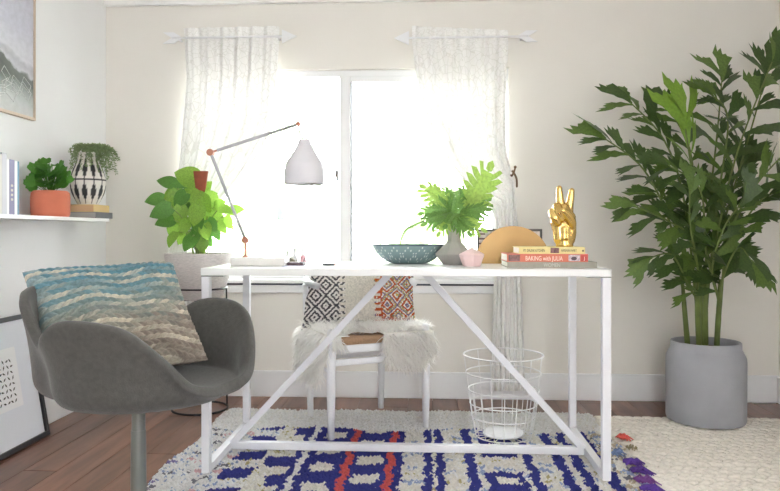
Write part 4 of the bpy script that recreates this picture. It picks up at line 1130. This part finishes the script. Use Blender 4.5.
sp_ = [(.10, 1.02), (.27, 1.0), (.32, .93), (.40, .84), (.60, .68), (.86, .50), (.96, .38), (1.0, .22), (1.0, 0.0)]
prof = [(r*R1, z*hs) for r, z in [tuple(q) for q in spline(sp_, 4)]]
inner = [(max(.001, r-.0025), z-.001) for r, z in reversed(prof)]
tilt = math.radians(-3)
b = MB(); b.lathe((sc_.x, LY, zb_), prof+[(R1-.0025, 0.0)]+inner, 48, False, False); b.build('shade', 'shade', lamp, 'auto')
MB().ball((sc_.x, LY, zb_+hs*.42), .022, 16, 10).build('bulb', 'paper', lamp, True)

# small clutter between lamp and bowl
def obj1(mb, name, m_, label, cat, smooth='auto', bevel=0, group=None):
    xs = [v[0] for v in mb.v]; ys_ = [v[1] for v in mb.v]; zs_ = [v[2] for v in mb.v]
    o = mb.build(name, m_, None, smooth, bevel, origin=((min(xs)+max(xs))/2, (min(ys_)+max(ys_))/2, min(zs_))); return tag(o, label, cat, group)
q = at(277, 258, 2.86)
obj1(MB().lathe((q.x, 2.86, DT), [(.018, 0), (.022, .004), (.034, .030), (.036, .036), (.034, .036), (.030, .028), (.016, .006)], 32), 'small_dish', 'marble', 'small white dish behind the lamp base', 'dish')
for i, (px, cm, lab) in enumerate(((287, 'nail_a', 'pale nail polish bottle standing nearer the lamp base'), (294.5, 'nail_a', 'pale nail polish bottle next to the pink one'), (303, 'nail_b', 'pink nail polish bottle behind the plum case'))):
    q = at(px, 258, 2.88); t = thing('nail_polish', lab, 'bottle', (q.x, 2.88, DT))
    MB().lathe((q.x, 2.88, DT), [(.0125, 0), (.0135, .003), (.0135, .030), (.007, .035)], 20).build('bottle', cm, t, 'auto')
    MB().lathe((q.x, 2.88, DT+.035), [(.0075, 0), (.007, .030), (.005, .032)], 16).build('cap', 'paper', t, 'auto')
q = at(291, 262, 2.80)
obj1(MB().add([(q.x-.03, 2.78, DT), (q.x+.025, 2.78, DT), (q.x+.02, 2.78, DT+.020), (q.x-.012, 2.78, DT+.034), (q.x-.034, 2.78, DT+.034), (q.x-.03, 2.83, DT), (q.x+.025, 2.83, DT), (q.x+.02, 2.83, DT+.020), (q.x-.012, 2.83, DT+.034), (q.x-.034, 2.83, DT+.034)],
     [(0, 1, 2, 3, 4), (9, 8, 7, 6, 5), (0, 5, 6, 1), (1, 6, 7, 2), (2, 7, 8, 3), (3, 8, 9, 4), (4, 9, 5, 0)]), 'folded_pouch', 'olive', 'olive brown folded pouch behind the plum case', 'pouch', bevel=.003)
q0 = at(288, 264, 2.72); q1 = at(304, 264, 2.72)
obj1(MB().box((q0.x, 2.70, DT), (q1.x, 2.755, DT+.014)), 'glasses_case', 'plum', 'dark plum low case beside the lamp base', 'case', bevel=.004)
q0 = at(284, 264, 2.66); q1 = at(318, 264, 2.66)
obj1(MB().box((q0.x, 2.62, DT), (q1.x, 2.69, DT+.002)), 'note_card', 'lilac', 'pale lilac card lying in front of the plum case', 'card')
gl = thing('eyeglasses', 'thin metal eyeglasses lying on the desk', 'glasses', (at(313, 264, 2.74).x, 2.74, DT))
gx = at(313, 264, 2.74).x
for s in (-1, 1):
    MB().tube([(gx+.02*s+.017*math.cos(t), 2.74, DT+.018+.015*math.sin(t)) for t in np.linspace(0, 2*math.pi, 24, endpoint=False)], .0012, 6, closed=True).build('rim', 'black', gl, True)
    MB().tube([(gx+.037*s, 2.74, DT+.022), (gx+.036*s, 2.80, DT+.015), (gx+.034*s, 2.85, DT+.002)], .0011, 6).build('temple', 'black', gl, True)
MB().tube([(gx-.004, 2.74, DT+.021), (gx+.004, 2.74, DT+.021)], .0011, 6).build('bridge', 'black', gl, True)
q0 = at(322.5, 264.6, 2.73); q1 = at(338, 264.4, 2.73)
pen = thing('pen', 'dark slim pen lying near the middle of the desk', 'pen', (q0.x, 2.73, DT))
MB().tube([(q0.x, 2.73, DT+.0042), (q1.x-.014, 2.726, DT+.0042)], .0042, 10).build('barrel', 'black', pen, 'auto')
MB().tube([(q1.x-.014, 2.726, DT+.0042), (q1.x, 2.724, DT+.0042)], [.0042, .001], 10).build('tip', 'copper', pen, 'auto')

# bowl
BY = 2.955; bc = at(409, 262, BY); br = 37*BY/FPX; bz = at(409, 244.5, BY).z-DT
NS, rows, cols = 240, [], []
bp = spline([(.40, 0.0), (.45, .01), (.58, .09), (.74, .28), (.87, .55), (.955, .80), (1.0, 1.0)], 8)
c_t, c_d, c_r = S(128, 152, 154), S(232, 238, 236), S(78, 94, 112)
for q in bp:
    rows.append([(bc.x+br*q[0]*math.cos(2*math.pi*j/NS), BY+br*q[0]*math.sin(2*math.pi*j/NS), DT+bz*q[1]) for j in range(NS)])
    for j in range(NS):
        a = (j/NS*8) % 1.0; z = q[1]; tri = abs(a-.5)*2
        on = (abs(((z-.12)/.74)-tri) < .06 or abs(((z-.12)/.74)-(1-tri)) < .06) and (j % 3 == 0) and .08 < z < .92
        cols.append(c_r if z > .95 else (c_d if on else c_t))
no = len(bp)
for q in reversed(bp[6:]):
    rows.append([(bc.x+(br*q[0]-.006)*math.cos(2*math.pi*j/NS), BY+(br*q[0]-.006)*math.sin(2*math.pi*j/NS), DT+bz*q[1]+(0 if q[1] > .9 else .006)) for j in range(NS)]); cols += [c_r]*NS
b = MB(); b.grid(rows, True); b.f.append(tuple(range(NS-1, -1, -1))); b.f.append(tuple((len(rows)-1)*NS+j for j in range(NS)))
o = b.build('bowl', 'vpaint', None, True, origin=(bc.x, BY, DT)); set_cols(o, cols); tag(o, 'blue grey ceramic bowl with white dotted diamond lines', 'bowl')
t = thing('sprig', 'thin leafy sprig standing in the blue grey bowl', 'sprig', at(401, 244, BY))
c3 = spline([at(401, 254, BY+.02), at(400.5, 242, BY+.02), at(405, 231, BY+.02), at(414, 225.5, BY+.02), at(424, 221, BY+.03)], 6)
MB().tube([Vector(q) for q in c3], .0022, 7).build('stem', 'leaf2', t, True)
b = MB()
for i in range(8, len(c3)):
    for s in (-1, 1):
        q = Vector(c3[i]); d = Vector((.3, 0, .8*s)); b.add([q, q+d*.006+Vector((.004, 0, 0)), q+d*.011, q+d*.006-Vector((.004, 0.002, 0))], [(0, 1, 2, 3)])
b.build('leaflets', 'fern', t)

# grey vase with lobed leaves
VYd = 2.86; vc = at(454, 250, VYd); kx = VYd/FPX; vh_ = at(454, 224, VYd).z-DT
MBv = MB(); MBv.lathe((vc.x, VYd, DT), [(12*kx, 0), (12.5*kx, .003), (20*kx, .040), (19.5*kx, .046), (8.2*kx, .088), (7.4*kx, .095), (7.0*kx, vh_), (5.2*kx, vh_), (5.0*kx, vh_-.06)], 8, rot=math.pi/8)
obj1(MBv, 'stone_vase', 'vase', 'grey faceted bottle vase holding lobed green leaves', 'vase', smooth=False, bevel=.0015)
def lobed_mesh(name, mt, seed):
    """deeply lobed leaf along +x, unit length"""
    r = random.Random(seed); b = MB(); n = 6
    for s in (-1, 1):
        outline = [(0.0, 0.0)]
        for i in range(n):
            t = .02+.80*i/n; wl = .36*math.sin(math.pi*min(1, (t*.8+.22)))**.8*r.uniform(.85, 1.12)
            fw_ = .12+.12*t
            outline += [(t, .10), (t+fw_*.45, wl*.66), (t+fw_*1.25, wl), (t+fw_*1.32, wl*.70), (t+.134, .10)]
        outline += [(.92, .06), (1.04, 0.0)]
        # ribs: triangulate each lobe as a strip to the midrib
        for i in range(n):
            o5 = outline[1+5*i:6+5*i]
            pts_ = [(o5[0][0], 0)]+o5+[(o5[4][0], 0)]
            def zz(x, y): return .16*x-.34*x*x-.25*abs(y)**1.5+.04*math.sin(y*14)
            k0 = len(b.v); b.v += [(x, y*s, zz(x, y)) for x, y in pts_]
            idx_ = [k0+q for q in range(7)]
            b.f.append(tuple(idx_ if s > 0 else reversed(idx_)))
        k0 = len(b.v); b.v += [(.82, 0, .16*.82-.34*.67), (.86, .06*s, .13-.26), (.98, .07*s, -.18), (1.06, 0, -.22)]; f4 = (k0, k0+1, k0+2, k0+3)
        b.f.append(f4 if s < 0 else tuple(reversed(f4)))
    me = bpy.data.meshes.new(name); me.from_pydata(b.v, [], b.f); me.materials.append(M[mt])
    return me
LB = [lobed_mesh('lobed_leaf_a', 'lobe', 1), lobed_mesh('lobed_leaf_b', 'lobe2', 2)]
neck = Vector((vc.x, VYd, DT+vh_))
LV = [(470, 208, 494, 163, 1, 0.0), (448, 206, 422, 182, 1, .02), (452, 205, 448, 184, 0, .05), (446, 212, 420, 212, 0, -.02), (448, 216, 424, 222, 0, -.05), (462, 212, 492, 196, 0, .03), (462, 214, 488, 208, 0, -.05), (460, 217, 484, 228, 1, -.06), (456, 217, 468, 232, 0, -.08), (458, 206, 470, 184, 0, .04), (450, 217, 438, 232, 1, -.06), (454, 214, 446, 222, 0, -.10), (453, 218, 457, 192, 0, -.02), (450, 214, 434, 196, 0, .0)]
for i, (x0, y0_, x1, y1_, v, dy) in enumerate(LV):
    t = thing('cut_leaf', ('pale yellow green lobed leaf standing in the grey vase' if v else 'mid green lobed leaf standing in the grey vase'), 'leaf', neck, 'pale lobed leaves in the grey vase' if v else 'mid green lobed leaves in the grey vase')
    a = at(x0, y0_, VYd+dy*.4); e = at(x1, y1_, VYd+dy*1.6); d = e-a
    MB().tube([Vector(q) for q in spline([neck-Vector((0, 0, .04)), neck+Vector(((a.x-neck.x)*.3, (a.y-neck.y)*.3, .012)), a], 4)], .0022, 6).build('stem', 'lobe', t, True)
    place(LB[v], 'blade', t, a-d*.08, d, (RND.uniform(-.35, .35), -1, .35), d.length*1.08, 1.0)

# pink faceted box
PYb = 2.72; pbx = at(472, 262, PYb); kx = PYb/FPX; h1 = at(472, 255.5, PYb).z-DT; h2 = at(472, 247.5, PYb).z-DT
t = thing('faceted_box', 'pale pink faceted trinket box with pointed lid', 'box', (pbx.x, PYb, DT))
MB().lathe((pbx.x, PYb, DT), [(9*kx, 0), (13*kx, h1-.001), (12*kx, h1-.001)], 7, rot=.3).build('body', 'pink', t, bevel=.001)
MB().lathe((pbx.x, PYb, DT), [(12*kx, h1), (13.2*kx, h1+.001), (12.6*kx, h1+.006), (.0015, h2)], 7, rot=.3).build('lid', 'pink', t, bevel=.001)

# brass half-disc holder with cards
HY = 2.95; hc = at(513, 262, HY); hr = at(513, 226, HY).z-DT
t = thing('letter_holder', 'brass half moon letter holder behind the books', 'holder', (hc.x, HY, DT))
def halfdisc(y_a, y_b, r_):
    n = 40; fr_ = [(hc.x+r_*math.cos(a), y_a, DT+r_*math.sin(a)) for a in np.linspace(0, math.pi, n)]; bk_ = [(x, y_b, z) for x, _, z in fr_]
    b = MB(); b.add(fr_+bk_, [tuple(range(n-1, -1, -1)), tuple(range(n, 2*n))]+[(i, (i+1) % n, (i+1) % n+n, i+n) for i in range(n)]); return b
halfdisc(HY-.002, HY+.002, hr).build('plate', 'brass', t); halfdisc(HY+.038, HY+.042, hr).build('plate', 'brass', t)
MB().box((hc.x-hr*.8, HY+.002, DT), (hc.x+hr*.8, HY+.038, DT+.004)).build('base', 'brass', t)
q0 = at(477, 229, HY+.02); q1 = at(542, 229, HY+.02)
cd = thing('photo_card', 'dark edged printed card standing in the brass holder', 'card', ((q0.x+q1.x)/2, HY+.02, DT+.004))
MB().box((q0.x, HY+.016, DT+.004), (q1.x, HY+.024, q0.z)).build('card', mat('card_dark', lin(84, 84, 82), .5), cd)
MB().box((q0.x+.008, HY+.0152, DT+.010), (q1.x-.010, HY+.016, q0.z-.010)).build('card_print', mat('card_print', lin(206, 196, 188), .6, var=.3, nscale=40), cd)
for i in range(5):
    MB().box((q0.x+.008, HY+.0146, DT+.04+i*.020), (q0.x+.034, HY+.0152, DT+.047+i*.020)).build('print_stripe', mat('stripe_dark', lin(110, 84, 82), .6), cd)

# stacked books
BKY = 2.60
def spine_text(t, txt, px, py, size, m_, y, width=None):
    p = at(px, py, y)
    cu = bpy.data.curves.new('lettering', 'FONT'); cu.body = txt; cu.size = size; cu.align_x = 'CENTER'; cu.align_y = 'CENTER'; cu.extrude = .0002
    cu.materials.append(M[m_])
    o = bpy.data.objects.new('lettering', cu); COL.objects.link(o); o.parent = t
    o.location = Vector((p.x, y-.0003, p.z))-wloc(t); o.rotation_euler = (math.pi/2, 0, 0)
    bpy.context.view_layer.update(); wdt = o.dimensions.x
    me = bpy.data.meshes.new_from_object(o.evaluated_get(bpy.context.evaluated_depsgraph_get()))
    m_o = bpy.data.objects.new('lettering', me); COL.objects.link(m_o); m_o.parent = t; m_o.location = o.location; m_o.rotation_euler = o.rotation_euler
    bpy.data.objects.remove(o); m_o.name = 'lettering'; o = m_o
    if width:
        if wdt > 0: o.scale.x = width/wdt
    return o
def px_x(px, Y): return at(px, 260, Y).x
def desk_book(label, xl, xr, yb, yt, Y, depth, cov, zb):
    x0, x1 = px_x(xl, Y), px_x(xr, Y); zt2 = at(550, yt, Y).z
    return flat_book('book', label, x0, x1, Y, Y+depth, zb, zt2, cov, 'y'), zt2
t1, z1_ = desk_book('grey cloth hardback at the bottom of the book stack', 507.5, 597, 268, 262, BKY, .235, 'bkgrey', DT)
spine_text(t1, 'WOMEN', 552, 265.3, .021, 'inkwhite', BKY, .060)
t2, z2_ = desk_book('red baking book in the middle of the stack', 507, 588, 262, 254, BKY+.002, .225, 'bkred', z1_)
spine_text(t2, 'BAKING with JULIA', 544, 258.6, .024, 'inkred', BKY+.002, .135)
Yk = BKY+.002
for (a, c, m_) in ((508.5, 520, 'photo'), (568.5, 580, 'photo2'), (581, 588, 'bkredend')):
    MB().box((px_x(a, Yk), Yk-.0006, z1_+.003), (px_x(c, Yk), Yk-.0001, z2_-.003)).build('spine_panel', m_, t2)
spine_text(t2, 'J', 584.5, 258.4, .016, 'inkred', Yk-.0006)
b = MB(); cc = at(574, 258.5, Yk-.0008); b.lathe((0, 0, 0), [(.009, 0), (.009, .0004)], 18)
b.v = [(cc.x+x*1.2, cc.y-.0002-z, cc.z+y*.75) for x, y, z in b.v]; b.build('spine_picture', 'plum', t2)
t3, z3_ = desk_book('yellow paperback at the top of the stack under the golden hand', 519, 585, 254, 247.2, BKY+.012, .195, 'bkyel', z2_)
Yk = BKY+.012
spine_text(t3, 'MY DRUNK KITCHEN', 534, 250.6, .0145, 'ink', Yk, .078); spine_text(t3, 'HANNAH HART', 569, 250.6, .0145, 'ink', Yk, .056)
MB().box((px_x(550.5, Yk), Yk-.0006, z2_+.003), (px_x(559, Yk), Yk-.0001, z3_-.002)).build('spine_panel', 'photo', t3)
b = MB(); cc = at(583, 250.8, Yk); b.lathe((0, 0, 0), [(.0035, 0), (.0035, .0004)], 14); b.v = [(cc.x+x, cc.y-.0002-z, cc.z+y) for x, y, z in b.v]; b.build('spine_dot', 'ink', t3)

# golden peace hand
GY = 2.70; gk = GY/FPX
gb = at(564.5, 247, GY)
g0 = Vector((gb.x, GY, z3_))
def gp(px, py, dy=0.0):
    p = at(px, py, GY); return Vector((p.x, GY+dy, p.z+(z3_-at(564, 247, GY).z)))
b = MB()
def chain(pts_, rs_, sub=6):
    P_ = spline([tuple(p)+(r,) for p, r in zip(pts_, rs_)], sub)
    for q in P_: b.ball(q[:3], q[3], 14, 9)
px1 = gk
# wrist and palm
b.lathe((g0.x, GY, z3_), [(8.6*px1, 0.0), (8.6*px1, .01), (8.4*px1, .05)], 28, sx=1.0, sy=.85)
chain([gp(564.5, 237.5), gp(564.5, 235), gp(564.5, 230)], [8.2*px1, 8.0*px1, 8.4*px1])
chain([gp(560, 239), gp(559.5, 232), gp(558, 222, .004)], [6.6*px1, 6.8*px1, 7.5*px1])
chain([gp(569, 239.5), gp(569.5, 232), gp(569, 218, .004)], [6.2*px1, 6.8*px1, 7.0*px1])
chain([gp(563, 228, .008), gp(563, 218, .010), gp(563, 211, .010)], [9*px1, 10*px1, 8.5*px1])
# index and middle finger, raised
chain([gp(561.5, 213, .006), gp(560.6, 203, .004), gp(559.8, 195, .003), gp(559.4, 188.5, .002)], [5.0*px1, 4.0*px1, 3.5*px1, 2.9*px1], 9)
chain([gp(568.5, 214, .008), gp(570, 205, .007), gp(571.2, 197, .006), gp(572, 191, .005)], [5.0*px1, 4.0*px1, 3.5*px1, 2.9*px1], 9)
# ring and little finger folded over the palm
chain([gp(557.5, 211, .006), gp(556, 207.5, -.020), gp(557.5, 213, -.036), gp(560, 219, -.030)], [4.6*px1, 4.6*px1, 4.2*px1, 3.4*px1], 8)
chain([gp(553.5, 216, .008), gp(551.6, 212.5, -.012), gp(553, 218, -.028), gp(556.5, 223, -.024)], [4.0*px1, 4.0*px1, 3.8*px1, 3.2*px1], 8)
# thumb from the side of the palm, closed over the folded fingers
chain([gp(571, 229, -.004), gp(570, 222, -.022), gp(565.5, 215.5, -.036), gp(560.5, 211.5, -.046)], [5.0*px1, 4.8*px1, 4.2*px1, 3.4*px1], 8)
ho = b.build('golden_hand', 'gold', None, True, origin=g0)
md = ho.modifiers.new('remesh', 'REMESH'); md.mode = 'VOXEL'; md.voxel_size = .0022; md.use_smooth_shade = True
md = ho.modifiers.new('smooth', 'SMOOTH'); md.factor = .5; md.iterations = 4
tag(ho, 'shiny golden hand sculpture making a peace sign on the books', 'sculpture')
